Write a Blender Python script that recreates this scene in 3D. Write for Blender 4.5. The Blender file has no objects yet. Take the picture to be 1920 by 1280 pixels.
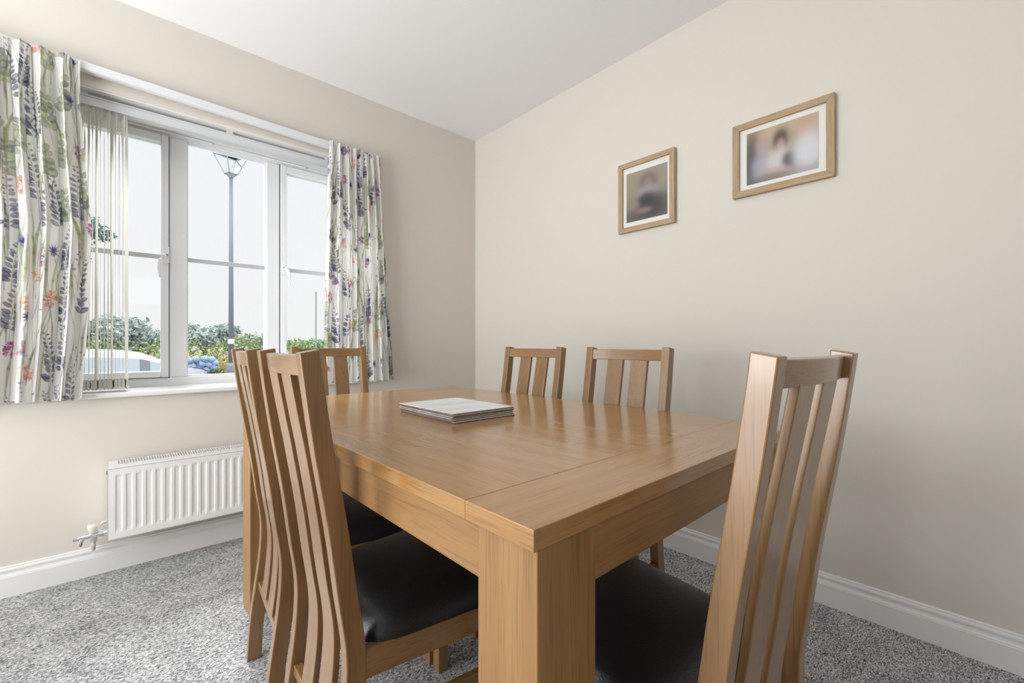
import bpy, bmesh, math, random
import numpy as np
from mathutils import Vector, Matrix, noise as mnoise

C = bpy.context.scene.collection
scene = bpy.context.scene
R = math.radians

# ------------------------------------------------------------------ camera
cam_data = bpy.data.cameras.new('camera')
cam = bpy.data.objects.new('camera', cam_data)
C.objects.link(cam)
cam.location = (0, 0, 1.0)
cam.rotation_euler = (R(90), 0, R(47.526 - 90))
cam_data.sensor_width = 36
cam_data.lens = 15.454
cam_data.shift_y = 0.0032
cam_data.clip_start = 0.02
cam_data.clip_end = 300
scene.camera = cam

# ------------------------------------------------------------------ world, exposure
world = bpy.data.worlds.new('overcast_sky')
scene.world = world
world.use_nodes = True
wt = world.node_tree
wt.nodes.clear()
wo = wt.nodes.new('ShaderNodeOutputWorld')
wb = wt.nodes.new('ShaderNodeBackground')
wtc = wt.nodes.new('ShaderNodeTexCoord')
wsep = wt.nodes.new('ShaderNodeSeparateXYZ')
wr = wt.nodes.new('ShaderNodeValToRGB')
wr.color_ramp.elements[0].position = 0.0
wr.color_ramp.elements[0].color = (0.88, 0.87, 0.87, 1)
wr.color_ramp.elements[1].position = 0.42
wr.color_ramp.elements[1].color = (0.88, 0.89, 0.92, 1)
for p_, c_ in ((0.60, (2.6, 2.64, 2.7, 1)), (1.0, (4.2, 4.25, 4.35, 1))):   # an overcast sky is brighter overhead
    wr.color_ramp.elements.new(p_).color = c_
wt.links.new(wtc.outputs['Generated'], wsep.inputs[0])
wt.links.new(wsep.outputs['Z'], wr.inputs[0])
wt.links.new(wr.outputs[0], wb.inputs['Color'])
wb.inputs['Strength'].default_value = 0.95
wt.links.new(wb.outputs[0], wo.inputs['Surface'])

vs = scene.view_settings
scene.display_settings.display_device = 'sRGB'
vs.view_transform = 'Standard'
vs.look = 'None'
vs.exposure = 0.2
vs.gamma = 1.0
vs.use_curve_mapping = False

def area(name, loc, rot, sx, sy, power, col, portal=False):
    d = bpy.data.lights.new(name, 'AREA')
    d.shape = 'RECTANGLE'
    d.size, d.size_y = sx, sy
    d.energy = power
    d.color = col
    if portal:
        d.cycles.is_portal = True
    o = bpy.data.objects.new(name, d)
    C.objects.link(o)
    o.location = loc
    o.rotation_euler = rot
    return o

# room: window wall y = YW, right wall x = XR, ceiling z = ZC
XR, YW, ZC = 2.046, 2.649, 2.543
XL, YB = -1.75, -4.2
# lamp for daylight through an assumed opening in the left wall (out of frame)
area('assumed_left_fill', (XL - 0.02, 1.45, 1.08), (0, R(-90), 0), 2.05, 1.9, 40, (0.93, 0.97, 1.0))
# added lamp just inside that wall, tilted up to brighten the ceiling
area('ceiling_fill', (XL + 0.02, 1.45, 1.05), (0, R(-147), 0), 0.9, 1.9, 46, (0.96, 0.98, 1.0))
# added lamps that brighten the room from outside and behind the camera
# lamp added outside for high sky, shining steeply through the window onto the carpet
area('high_sky_fill', (0.5, 4.3, 3.7), (R(-45), 0, 0), 1.7, 1.2, 430, (0.97, 0.985, 1.0))
# lamp and opening added in the left wall to brighten the lower right wall
area('side_fill', (XL - 0.02, -1.75, 1.35), (0, R(-90), 0), 1.4, 1.4, 9, (0.95, 0.98, 1.0))
area('rear_fill', (0.2, YB - 0.02, 1.95), (R(90), 0, 0), 1.4, 0.45, 4, (0.98, 0.99, 1.0))  # added fill lamp at an added opening in the wall behind the camera
# daylight entering the window of the window wall
area('window_portal', (0.5, YW + 0.30, 1.45), (R(-90), 0, 0), 1.5, 1.3, 0, (1, 1, 1), True)

# ------------------------------------------------------------------ helpers
class MB:
    """collects shapes and links them as ONE mesh object"""
    def __init__(self):
        self.v = []; self.f = []; self.m = []
    def add(self, vs_, fs_, mi=0):
        n = len(self.v)
        self.v += [tuple(v) for v in vs_]
        self.f += [tuple(i + n for i in f) for f in fs_]
        self.m += [mi] * len(fs_)
        return self
    def box(self, x0, x1, y0, y1, z0, z1, mi=0):
        vs_ = [(x0, y0, z0), (x1, y0, z0), (x1, y1, z0), (x0, y1, z0), (x0, y0, z1), (x1, y0, z1), (x1, y1, z1), (x0, y1, z1)]
        return self.add(vs_, [(0, 3, 2, 1), (4, 5, 6, 7), (0, 1, 5, 4), (1, 2, 6, 5), (2, 3, 7, 6), (3, 0, 4, 7)], mi)
    def hexa(self, b, t, mi=0):
        return self.add(list(b) + list(t), [(0, 3, 2, 1), (4, 5, 6, 7), (0, 1, 5, 4), (1, 2, 6, 5), (2, 3, 7, 6), (3, 0, 4, 7)], mi)
    def ribbon(self, rings, closed_ends=True, mi=0):
        """rings: equal-length closed loops, skinned in order"""
        n = len(rings[0]); vs_ = [p for r in rings for p in r]; fs_ = []
        for i in range(len(rings) - 1):
            for j in range(n):
                k = (j + 1) % n
                fs_.append((i * n + j, i * n + k, (i + 1) * n + k, (i + 1) * n + j))
        if closed_ends:
            fs_.append(tuple(range(n - 1, -1, -1)))
            fs_.append(tuple((len(rings) - 1) * n + j for j in range(n)))
        return self.add(vs_, fs_, mi)
    def tube(self, pts, rad, n=12, mi=0):
        pts = [Vector(p) for p in pts]
        rings = []
        for i, p in enumerate(pts):
            a = pts[max(i - 1, 0)]; b = pts[min(i + 1, len(pts) - 1)]
            d = (b - a).normalized()
            up = Vector((0, 0, 1)) if abs(d.z) < 0.9 else Vector((1, 0, 0))
            s = d.cross(up).normalized(); t = s.cross(d)
            r = rad[i] if isinstance(rad, (list, tuple)) else rad
            rings.append([p + (s * math.cos(2 * math.pi * k / n) + t * math.sin(2 * math.pi * k / n)) * r for k in range(n)])
        return self.ribbon(rings, True, mi)
    def sphere(self, c, rx, ry, rz, nu=16, nv=10, mi=0):
        rings = []
        for i in range(nv + 1):
            th = math.pi * (0.02 + 0.96 * i / nv)
            rings.append([(c[0] + rx * math.sin(th) * math.cos(2 * math.pi * k / nu), c[1] + ry * math.sin(th) * math.sin(2 * math.pi * k / nu), c[2] + rz * math.cos(th)) for k in range(nu)])
        return self.ribbon(rings, True, mi)
    def build(self, name, mat, parent=None, bevel=0.0, seg=2, smooth=False, fixn=True):
        me = bpy.data.meshes.new(name)
        me.from_pydata(self.v, [], self.f)
        mats = mat if isinstance(mat, (list, tuple)) else [mat]
        for m_ in mats:
            me.materials.append(m_)
        if len(mats) > 1:
            me.polygons.foreach_set('material_index', self.m)
        if fixn:
            bm = bmesh.new(); bm.from_mesh(me)
            bmesh.ops.recalc_face_normals(bm, faces=bm.faces)
            bm.to_mesh(me); bm.free()
        if smooth:
            me.polygons.foreach_set('use_smooth', [True] * len(me.polygons))
        o = bpy.data.objects.new(name, me)
        C.objects.link(o)
        if parent is not None:
            o.parent = parent
        if bevel > 0:
            b = o.modifiers.new('bevel', 'BEVEL')
            b.width = bevel; b.segments = seg; b.limit_method = 'ANGLE'; b.angle_limit = R(35)
            b.harden_normals = False
        return o

def thing(name, label, cat, loc=(0, 0, 0), rz=0.0, group=None):
    o = bpy.data.objects.new(name, None)
    C.objects.link(o)
    o.empty_display_size = 0.1
    o.location = loc; o.rotation_euler = (0, 0, rz)
    o['label'] = label; o['category'] = cat
    if group: o['group'] = group
    return o
def tag(o, label, cat, group=None, kind=None):
    o['label'] = label; o['category'] = cat
    if group: o['group'] = group
    if kind: o['kind'] = kind
    return o
def struct(o, label=None, cat=None):
    o['kind'] = 'structure'
    if label: o['label'] = label
    if cat: o['category'] = cat
    return o

# ------------------------------------------------------------------ materials
def newmat(name):
    m = bpy.data.materials.new(name); m.use_nodes = True
    nt = m.node_tree
    return m, nt, nt.nodes['Principled BSDF']
def N(nt, t, **kw):
    n = nt.nodes.new(t)
    for k, v in kw.items(): setattr(n, k, v)
    return n
def ramp(nt, stops):
    n = nt.nodes.new('ShaderNodeValToRGB')
    cr = n.color_ramp
    while len(cr.elements) < len(stops): cr.elements.new(0.5)
    for e, (p, c) in zip(cr.elements, stops):
        e.position = p; e.color = (c[0], c[1], c[2], 1)
    return n
def simple(name, col, rough=0.5, metal=0.0, bump=0.0, bscale=200.0, spec=0.5, coat=0.0, var=0.0):
    m, nt, b = newmat(name)
    b.inputs['Base Color'].default_value = (*col, 1)
    b.inputs['Roughness'].default_value = rough
    b.inputs['Metallic'].default_value = metal
    b.inputs['Specular IOR Level'].default_value = spec
    b.inputs['Coat Weight'].default_value = coat
    tc = N(nt, 'ShaderNodeTexCoord')
    nz = N(nt, 'ShaderNodeTexNoise'); nz.inputs['Scale'].default_value = bscale
    nt.links.new(tc.outputs['Object'], nz.inputs['Vector'])
    if bump > 0:
        bp = N(nt, 'ShaderNodeBump'); bp.inputs['Strength'].default_value = bump; bp.inputs['Distance'].default_value = 0.002
        nt.links.new(nz.outputs['Fac'], bp.inputs['Height']); nt.links.new(bp.outputs[0], b.inputs['Normal'])
    if var > 0:
        c0 = [max(0, c * (1 - var)) for c in col]; c1 = [min(1, c * (1 + var)) for c in col]
        rp = ramp(nt, [(0.3, c0), (0.7, c1)])
        nt.links.new(nz.outputs['Fac'], rp.inputs[0]); nt.links.new(rp.outputs[0], b.inputs['Base Color'])
    return m

def wood(name, axis, dark, mid, light, rough=0.3, coat=0.15, scale=1.0, pores=0.24):
    m, nt, b = newmat(name)
    tc = N(nt, 'ShaderNodeTexCoord'); oi = N(nt, 'ShaderNodeObjectInfo')
    addv = N(nt, 'ShaderNodeVectorMath', operation='ADD')
    sc = N(nt, 'ShaderNodeVectorMath', operation='SCALE'); sc.inputs[0].default_value = (7.3, 3.1, 5.7)
    nt.links.new(oi.outputs['Random'], sc.inputs['Scale'])
    nt.links.new(tc.outputs['Object'], addv.inputs[0]); nt.links.new(sc.outputs[0], addv.inputs[1])
    def mapped(cross, along):
        mp = N(nt, 'ShaderNodeMapping')
        s = [cross * scale] * 3; s[axis] = along * scale
        mp.inputs['Scale'].default_value = s
        nt.links.new(addv.outputs[0], mp.inputs['Vector'])
        return mp
    n1 = N(nt, 'ShaderNodeTexNoise'); n1.inputs['Scale'].default_value = 1.0; n1.inputs['Detail'].default_value = 5; n1.inputs['Roughness'].default_value = 0.62; n1.inputs['Distortion'].default_value = 0.15
    nt.links.new(mapped(26, 1.3).outputs[0], n1.inputs['Vector'])
    n2 = N(nt, 'ShaderNodeTexNoise'); n2.inputs['Scale'].default_value = 1.0; n2.inputs['Detail'].default_value = 3
    nt.links.new(mapped(320, 9).outputs[0], n2.inputs['Vector'])
    n3 = N(nt, 'ShaderNodeTexNoise'); n3.inputs['Scale'].default_value = 1.0; n3.inputs['Detail'].default_value = 2
    nt.links.new(mapped(5, 1.0).outputs[0], n3.inputs['Vector'])
    # growth rings
    wv = N(nt, 'ShaderNodeTexWave', wave_type='BANDS', bands_direction='DIAGONAL'); wv.inputs['Scale'].default_value = 1.0
    wv.inputs['Distortion'].default_value = 9.0; wv.inputs['Detail'].default_value = 2.0; wv.inputs['Detail Scale'].default_value = 0.7
    nt.links.new(mapped(9, 0.55).outputs[0], wv.inputs['Vector'])
    mx = N(nt, 'ShaderNodeMix'); mx.data_type = 'FLOAT'; mx.inputs[0].default_value = 0.18
    nt.links.new(n1.outputs['Fac'], mx.inputs[2]); nt.links.new(wv.outputs['Fac'], mx.inputs[3])
    mx2 = N(nt, 'ShaderNodeMix'); mx2.data_type = 'FLOAT'; mx2.inputs[0].default_value = 0.3
    nt.links.new(mx.outputs[0], mx2.inputs[2]); nt.links.new(n3.outputs['Fac'], mx2.inputs[3])
    rp = ramp(nt, [(0.25, dark), (0.5, mid), (0.75, light)])
    nt.links.new(mx2.outputs[0], rp.inputs[0])
    pr = ramp(nt, [(0.34, (1 - pores, 1 - pores, 1 - pores)), (0.48, (1, 1, 1))])
    nt.links.new(n2.outputs['Fac'], pr.inputs[0])
    mul = N(nt, 'ShaderNodeMix'); mul.data_type = 'RGBA'; mul.blend_type = 'MULTIPLY'; mul.inputs[0].default_value = 1.0
    nt.links.new(rp.outputs[0], mul.inputs[6]); nt.links.new(pr.outputs[0], mul.inputs[7])
    nt.links.new(mul.outputs[2], b.inputs['Base Color'])
    rr = N(nt, 'ShaderNodeMapRange'); rr.inputs[3].default_value = rough - 0.05; rr.inputs[4].default_value = rough + 0.08
    nt.links.new(n1.outputs['Fac'], rr.inputs[0]); nt.links.new(rr.outputs[0], b.inputs['Roughness'])
    b.inputs['Coat Weight'].default_value = coat; b.inputs['Coat Roughness'].default_value = 0.15
    bp = N(nt, 'ShaderNodeBump'); bp.inputs['Strength'].default_value = 0.12; bp.inputs['Distance'].default_value = 0.0012
    nt.links.new(n2.outputs['Fac'], bp.inputs['Height']); nt.links.new(bp.outputs[0], b.inputs['Normal'])
    return m

TD, TM, TL = (0.315, 0.155, 0.049), (0.39, 0.206, 0.070), (0.455, 0.257, 0.097)
OAK = [wood('oak_grain_%s' % 'xyz'[i], i, TD, TM, TL, 0.2, 0.4) for i in range(3)]
CD, CM, CL = (0.21, 0.109, 0.041), (0.26, 0.140, 0.056), (0.31, 0.174, 0.074)
ASH = [wood('chair_oak_grain_%s' % 'xyz'[i], i, CD, CM, CL, 0.3, 0.55, pores=0.2) for i in range(3)]
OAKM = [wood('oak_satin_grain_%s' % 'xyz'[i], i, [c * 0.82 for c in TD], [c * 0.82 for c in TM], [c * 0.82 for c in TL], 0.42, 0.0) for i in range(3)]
FO = [wood('pale_frame_oak_%s' % 'xyz'[i], i, (0.36, 0.245, 0.135), (0.42, 0.295, 0.17), (0.48, 0.35, 0.21), 0.45, 0.0, 1.6, 0.3) for i in range(3)]

M_wall = simple('cream_wall_paint', (0.68, 0.637, 0.572), 0.6, bump=0.04, bscale=350, spec=0.25)
M_ceil = simple('white_ceiling_paint', (0.84, 0.84, 0.84), 0.7, bump=0.03, bscale=300, spec=0.2)
M_white = simple('white_gloss_paint', (0.80, 0.79, 0.77), 0.32)
M_upvc = simple('white_upvc', (0.91, 0.93, 0.955), 0.28)
M_rail = simple('grey_blind_rail', (0.66, 0.67, 0.69), 0.35)
M_lantern = simple('pale_lantern_metal', (0.40, 0.45, 0.49), 0.4)
M_bar = simple('backlit_grey_bar', (0.56, 0.59, 0.62), 0.4)  # grey colour makes the bars look backlit against the sky
M_rad = simple('white_radiator_enamel', (0.84, 0.835, 0.82), 0.3)
M_dark = simple('dark_gasket', (0.04, 0.04, 0.045), 0.6)
M_slot = simple('grille_shadow_gap', (0.12, 0.12, 0.115), 0.7)
M_chrome = simple('chrome', (0.75, 0.76, 0.78), 0.15, 1.0)
M_plas = simple('cream_plastic', (0.72, 0.69, 0.60), 0.4)
M_leather = simple('black_leather', (0.012, 0.012, 0.014), 0.36, bump=0.25, bscale=260, spec=0.5)
M_track = simple('white_track_plastic', (0.72, 0.72, 0.74), 0.35)
M_mount = simple('off_white_mount_card', (0.74, 0.73, 0.68), 0.7)
M_pewter = simple('grey_lamp_paint', (0.21, 0.24, 0.28), 0.45)

def carpet():
    m, nt, b = newmat('grey_loop_carpet')
    tc = N(nt, 'ShaderNodeTexCoord')
    mp = N(nt, 'ShaderNodeMapping'); mp.inputs['Scale'].default_value = (1.0, 2.1, 1.0)
    nt.links.new(tc.outputs['Object'], mp.inputs['Vector'])
    a = N(nt, 'ShaderNodeTexNoise'); a.inputs['Scale'].default_value = 95; a.inputs['Detail'].default_value = 4; a.inputs['Roughness'].default_value = 0.75
    nt.links.new(mp.outputs[0], a.inputs['Vector'])
    v = N(nt, 'ShaderNodeTexVoronoi'); v.inputs['Scale'].default_value = 190
    nt.links.new(mp.outputs[0], v.inputs['Vector'])
    c = N(nt, 'ShaderNodeTexNoise'); c.inputs['Scale'].default_value = 9; c.inputs['Detail'].default_value = 3
    nt.links.new(tc.outputs['Object'], c.inputs['Vector'])
    mx = N(nt, 'ShaderNodeMix'); mx.data_type = 'FLOAT'; mx.inputs[0].default_value = 0.35
    vr = N(nt, 'ShaderNodeSeparateColor'); nt.links.new(v.outputs['Color'], vr.inputs[0])
    nt.links.new(a.outputs['Fac'], mx.inputs[2]); nt.links.new(vr.outputs[0], mx.inputs[3])
    ad = N(nt, 'ShaderNodeMath', operation='MULTIPLY_ADD'); ad.inputs[1].default_value = 0.18; 
    nt.links.new(c.outputs['Fac'], ad.inputs[0]); nt.links.new(mx.outputs[0], ad.inputs[2])
    rp = ramp(nt, [(0.42, (0.10, 0.10, 0.105)), (0.55, (0.31, 0.31, 0.315)), (0.66, (0.52, 0.52, 0.52)), (0.82, (0.78, 0.78, 0.77))])
    nt.links.new(ad.outputs[0], rp.inputs[0]); nt.links.new(rp.outputs[0], b.inputs['Base Color'])
    b.inputs['Roughness'].default_value = 0.95; b.inputs['Specular IOR Level'].default_value = 0.1
    bp = N(nt, 'ShaderNodeBump'); bp.inputs['Strength'].default_value = 0.6; bp.inputs['Distance'].default_value = 0.004
    nt.links.new(mx.outputs[0], bp.inputs['Height']); nt.links.new(bp.outputs[0], b.inputs['Normal'])
    return m
M_carpet = carpet()

def glassmat(name, tint=(0.97, 0.98, 0.98)):
    m = bpy.data.materials.new(name); m.use_nodes = True; nt = m.node_tree; nt.nodes.clear()
    o = N(nt, 'ShaderNodeOutputMaterial'); t = N(nt, 'ShaderNodeBsdfTransparent'); g = N(nt, 'ShaderNodeBsdfGlossy'); mx = N(nt, 'ShaderNodeMixShader')
    fr = N(nt, 'ShaderNodeFresnel'); fr.inputs['IOR'].default_value = 1.2
    t.inputs['Color'].default_value = (*tint, 1); g.inputs['Roughness'].default_value = 0.02; g.inputs['Color'].default_value = (0.9, 0.9, 0.9, 1)
    nt.links.new(fr.outputs[0], mx.inputs[0]); nt.links.new(t.outputs[0], mx.inputs[1]); nt.links.new(g.outputs[0], mx.inputs[2]); nt.links.new(mx.outputs[0], o.inputs['Surface'])
    return m
M_glass = glassmat('window_glass')

def colattr(name, rough=0.8, transl=0.0, attr='Col', spec=0.2):
    m, nt, b = newmat(name)
    at = N(nt, 'ShaderNodeAttribute'); at.attribute_name = attr
    nt.links.new(at.outputs['Color'], b.inputs['Base Color'])
    b.inputs['Roughness'].default_value = rough; b.inputs['Specular IOR Level'].default_value = spec
    if transl > 0:
        out = nt.nodes['Material Output']
        tr = N(nt, 'ShaderNodeBsdfTranslucent'); mx = N(nt, 'ShaderNodeMixShader'); mx.inputs[0].default_value = transl
        nt.links.new(at.outputs['Color'], tr.inputs['Color'])
        nt.links.new(b.outputs[0], mx.inputs[1]); nt.links.new(tr.outputs[0], mx.inputs[2]); nt.links.new(mx.outputs[0], out.inputs['Surface'])
    return m
M_curtain = colattr('floral_curtain_cloth', 0.85, 0.22)
M_leaf = colattr('leaf', 0.6, 0.15)
M_photo = colattr('photographic_print', 0.35)

def translucent(name, col, t):
    m, nt, b = newmat(name)
    b.inputs['Base Color'].default_value = (*col, 1); b.inputs['Roughness'].default_value = 0.8
    out = nt.nodes['Material Output']; tr = N(nt, 'ShaderNodeBsdfTranslucent'); mx = N(nt, 'ShaderNodeMixShader'); mx.inputs[0].default_value = t
    nz = N(nt, 'ShaderNodeTexNoise'); nz.inputs['Scale'].default_value = 400
    rp = ramp(nt, [(0.3, [c * 0.93 for c in col]), (0.7, col)]); nt.links.new(nz.outputs['Fac'], rp.inputs[0])
    nt.links.new(rp.outputs[0], b.inputs['Base Color']); nt.links.new(rp.outputs[0], tr.inputs['Color'])
    nt.links.new(b.outputs[0], mx.inputs[1]); nt.links.new(tr.outputs[0], mx.inputs[2]); nt.links.new(mx.outputs[0], out.inputs['Surface'])
    return m
M_vane = translucent('cream_vane_fabric', (0.93, 0.92, 0.87), 0.75)

# ------------------------------------------------------------------ room shell
WX0, WX1, WZ0, WZ1 = -0.27, 1.265, 0.765, 2.120   # window opening
TH = 0.34
mb = MB().box(XL - 0.3, XR + 0.3, YB - 0.3, YW + TH, -0.12, 0.0)
struct(mb.build('floor', M_carpet), 'grey flecked loop pile carpet', 'floor')
mb = MB().box(XL - 0.3, XR + 0.3, YB - 0.3, YW + TH, ZC, ZC + 0.12)
struct(mb.build('ceiling', M_ceil), 'plain white ceiling', 'ceiling')
# window wall with its opening (one skin with a reveal)
def wall_hole(axis, a0, a1, z0, z1, ha0, ha1, hz0, hz1, d0, d1):
    """wall slab spanning a0..a1 with a hole; axis 'x' means the wall runs along x at depth d0..d1"""
    m_ = MB()
    xs = [a0, ha0, ha1, a1]; zs = [z0, hz0, hz1, z1]
    P = lambda a, d, z: (a, d, z) if axis == 'x' else (d, a, z)
    for d in (d0, d1):
        vs_ = [P(a, d, z) for z in zs for a in xs]
        fs_ = [(r * 4 + c, r * 4 + c + 1, (r + 1) * 4 + c + 1, (r + 1) * 4 + c) for r in range(3) for c in range(3) if not (r == 1 and c == 1)]
        m_.add(vs_, fs_)
    def strip(loop):
        vs_ = [P(a, d, z) for (a, z) in loop for d in (d0, d1)]
        n = len(loop)
        m_.add(vs_, [(2 * i, 2 * ((i + 1) % n), 2 * ((i + 1) % n) + 1, 2 * i + 1) for i in range(n)])
    strip([(ha0, hz0), (ha1, hz0), (ha1, hz1), (ha0, hz1)]); strip([(a0, z0), (a1, z0), (a1, z1), (a0, z1)])
    bm = bmesh.new()
    me = bpy.data.meshes.new('t'); me.from_pydata(m_.v, [], m_.f); bm.from_mesh(me)
    bmesh.ops.remove_doubles(bm, verts=bm.verts, dist=1e-5)
    bm.verts.index_update()
    out = MB(); out.v = [tuple(v.co) for v in bm.verts]; out.f = [tuple(v.index for v in f.verts) for f in bm.faces]; out.m = [0] * len(out.f)
    bm.free(); bpy.data.meshes.remove(me)
    return out
struct(wall_hole('x', XL, XR, 0.0, ZC, WX0, WX1, WZ0, WZ1, YW, YW + TH).build('wall_back', M_wall, bevel=0.006, seg=3), 'cream painted window wall', 'wall')
struct(MB().box(XR, XR + 0.15, YB, YW + TH, 0, ZC).build('wall_right', M_wall), 'plain cream wall with two framed photographs', 'wall')
struct(wall_hole('y', -0.4, YW + TH, 0.0, ZC, 0.5, 2.4, 0.04, 2.12, XL - 0.15, XL).build('wall_left', M_wall), 'cream wall with an assumed daylight opening, out of frame', 'wall')  # opening assumed, lets in the lamp placed just outside it
struct(wall_hole('y', YB, -0.4, 0.0, ZC, -2.45, -1.05, 0.65, 2.05, XL - 0.15, XL).build('wall_left', M_wall), 'cream wall behind the camera with an opening added for a fill lamp', 'wall')
struct(wall_hole('x', XL, XR, 0.0, ZC, -0.55, 0.95, 1.7, 2.2, YB - 0.15, YB).build('wall_front', M_wall), 'cream wall behind the camera with a high opening added for a fill lamp', 'wall')  # high opening added for the fill lamp behind it

# skirting boards: moulded profile (distance from wall, height)
SK = [(0.0, 0.0), (0.018, 0.0), (0.018, 0.078), (0.0165, 0.080), (0.0165, 0.083), (0.013, 0.088), (0.0115, 0.094), (0.0125, 0.100), (0.0135, 0.104), (0.0125, 0.109), (0.0085, 0.112), (0.0085, 0.117), (0.006, 0.120), (0.0, 0.120)]
struct(MB().ribbon([[(x, YW - d, h) for d, h in SK] for x in (XL, XR)]).build('baseboard_back', M_white), 'white moulded skirting under the window wall', 'skirting')
struct(MB().ribbon([[(XR - d, y, h) for d, h in SK] for y in (YB, YW)]).build('baseboard_right', M_white), 'white moulded skirting along the picture wall', 'skirting')

# ------------------------------------------------------------------ window
FY0, FY1 = 2.92, 2.985       # frame depth
win = thing('window_1', 'white three light casement window', 'window', (0.4975, 2.92, WZ0))
win['kind'] = 'structure'
OX, OY, OZ = win.location
def W(mb_): # into window-local coordinates
    mb_.v = [(x - OX, y - OY, z - OZ) for x, y, z in mb_.v]; return mb_
gx = [(-0.186, 0.1976), (0.3066, 0.6906), (0.799, 1.1826)]
fr = MB()
fr.box(WX0, WX1, FY0, FY1, 0.785, 0.829); fr.box(WX0, WX1, FY0, FY1, 2.094, 2.125)
fr.box(WX0, -0.219, FY0, FY1, 0.829, 2.094); fr.box(1.216, WX1, FY0, FY1, 0.829, 2.094)
W(fr).build('window_frame', M_upvc, win, 0.003)
W(MB().box(0.2305, 0.3066, FY0 - 0.001, FY1, 0.829, 2.094)).build('mullion', M_upvc, win, 0.005)
W(MB().box(0.6906, 0.7618, FY0 - 0.001, FY1, 0.829, 2.094)).build('mullion', M_upvc, win, 0.005)
# inner glazing bead steps of the fixed middle light
bd = MB()
bd.box(0.3066, 0.3126, FY0 + 0.012, FY1 - 0.01, 0.829, 2.094).box(0.6846, 0.6906, FY0 + 0.012, FY1 - 0.01, 0.829, 2.094)
bd.box(0.3126, 0.6846, FY0 + 0.012, FY1 - 0.01, 0.829, 0.836).box(0.3126, 0.6846, FY0 + 0.012, FY1 - 0.01, 2.087, 2.094)
W(bd).build('glazing_bead', M_upvc, win)
W(MB().box(0.3066, 0.6906, 2.95, 2.956, 0.829, 2.094)).build('window_pane', M_glass, win)
W(MB().box(0.3066, 0.6906, 2.942, 2.949, 1.4485, 1.4725)).build('glazing_bar', M_bar, win, 0.002)
for si, (sx0, sx1, ga, gb, hx) in enumerate([(-0.219, 0.2305, -0.186, 0.1976, 0.215), (0.7618, 1.216, 0.799, 1.1826, 0.7775)]):
    sb = MB(); y0, y1 = FY0 - 0.012, FY1 - 0.01
    zb, zt, gb0, gt0 = 0.829, 2.092, 0.8624, 2.0508
    sb.box(sx0 + 0.002, ga, y0, y1, zb + 0.002, zt); sb.box(gb, sx1 - 0.002, y0, y1, zb + 0.002, zt)
    sb.box(ga, gb, y0, y1, zb + 0.002, gb0); sb.box(ga, gb, y0, y1, gt0, zt)
    so = W(sb).build('sash', M_upvc, win, 0.004)
    gk = MB()
    for (a, b_, c_, d_) in [(sx0 - 0.001, sx0 + 0.0025, zb, zt), (sx1 - 0.0025, sx1 + 0.001, zb, zt), (sx0, sx1, zb - 0.001, zb + 0.0025), (sx0, sx1, zt - 0.0025, zt + 0.001)]:
        gk.box(a, b_, FY0 - 0.0035, FY1 - 0.02, c_, d_)
    W(gk).build('gasket', M_dark, so)
    W(MB().box(ga, gb, 2.945, 2.951, gb0, gt0)).build('window_pane', M_glass, so)
    W(MB().box(ga, gb, 2.934, 2.944, 1.4485, 1.4725)).build('glazing_bar', M_bar, so, 0.002)
    h = MB(); hy = y0
    sgn = -1 if si == 0 else 1
    h.box(hx - 0.0145, hx + 0.0145, hy - 0.012, hy, 1.425, 1.51)
    pts = [(hx, hy - 0.018, 1.462), (hx + sgn * 0.010, hy - 0.032, 1.458), (hx + sgn * 0.024, hy - 0.036, 1.435), (hx + sgn * 0.029, hy - 0.036, 1.395), (hx + sgn * 0.024, hy - 0.036, 1.345)]
    h.tube(pts, [0.012, 0.012, 0.009, 0.008, 0.005], 10)
    h.tube([(hx, hy, 1.462), (hx, hy - 0.03, 1.462)], 0.0135, 14)
    W(h).build('handle', M_upvc, so, 0.002)
    W(MB().tube([(hx + 0.001, hy - 0.029, 1.462), (hx + 0.001, hy - 0.0325, 1.462)], 0.0065, 12)).build('lock_button', M_dark, so)
vt = MB().box(0.06, 0.42, FY0 - 0.012, FY0, 2.104, 2.116).box(0.55, 0.91, FY0 - 0.012, FY0, 2.104, 2.116)
W(vt).build('trickle_vent', M_upvc, win, 0.003)
W(MB().box(WX0 + 0.001, WX1 - 0.001, YW + 0.004, FY0, 2.1165, 2.1205)).build('bright_soffit_board', M_white, win)  # white board added so the soffit looks lit from the sill
# sill board
sl = MB().box(WX0, WX1, YW - 0.03, FY0 + 0.01, 0.765, 0.788)
W(sl).build('sill', M_white, win, 0.007, 3)

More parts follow.
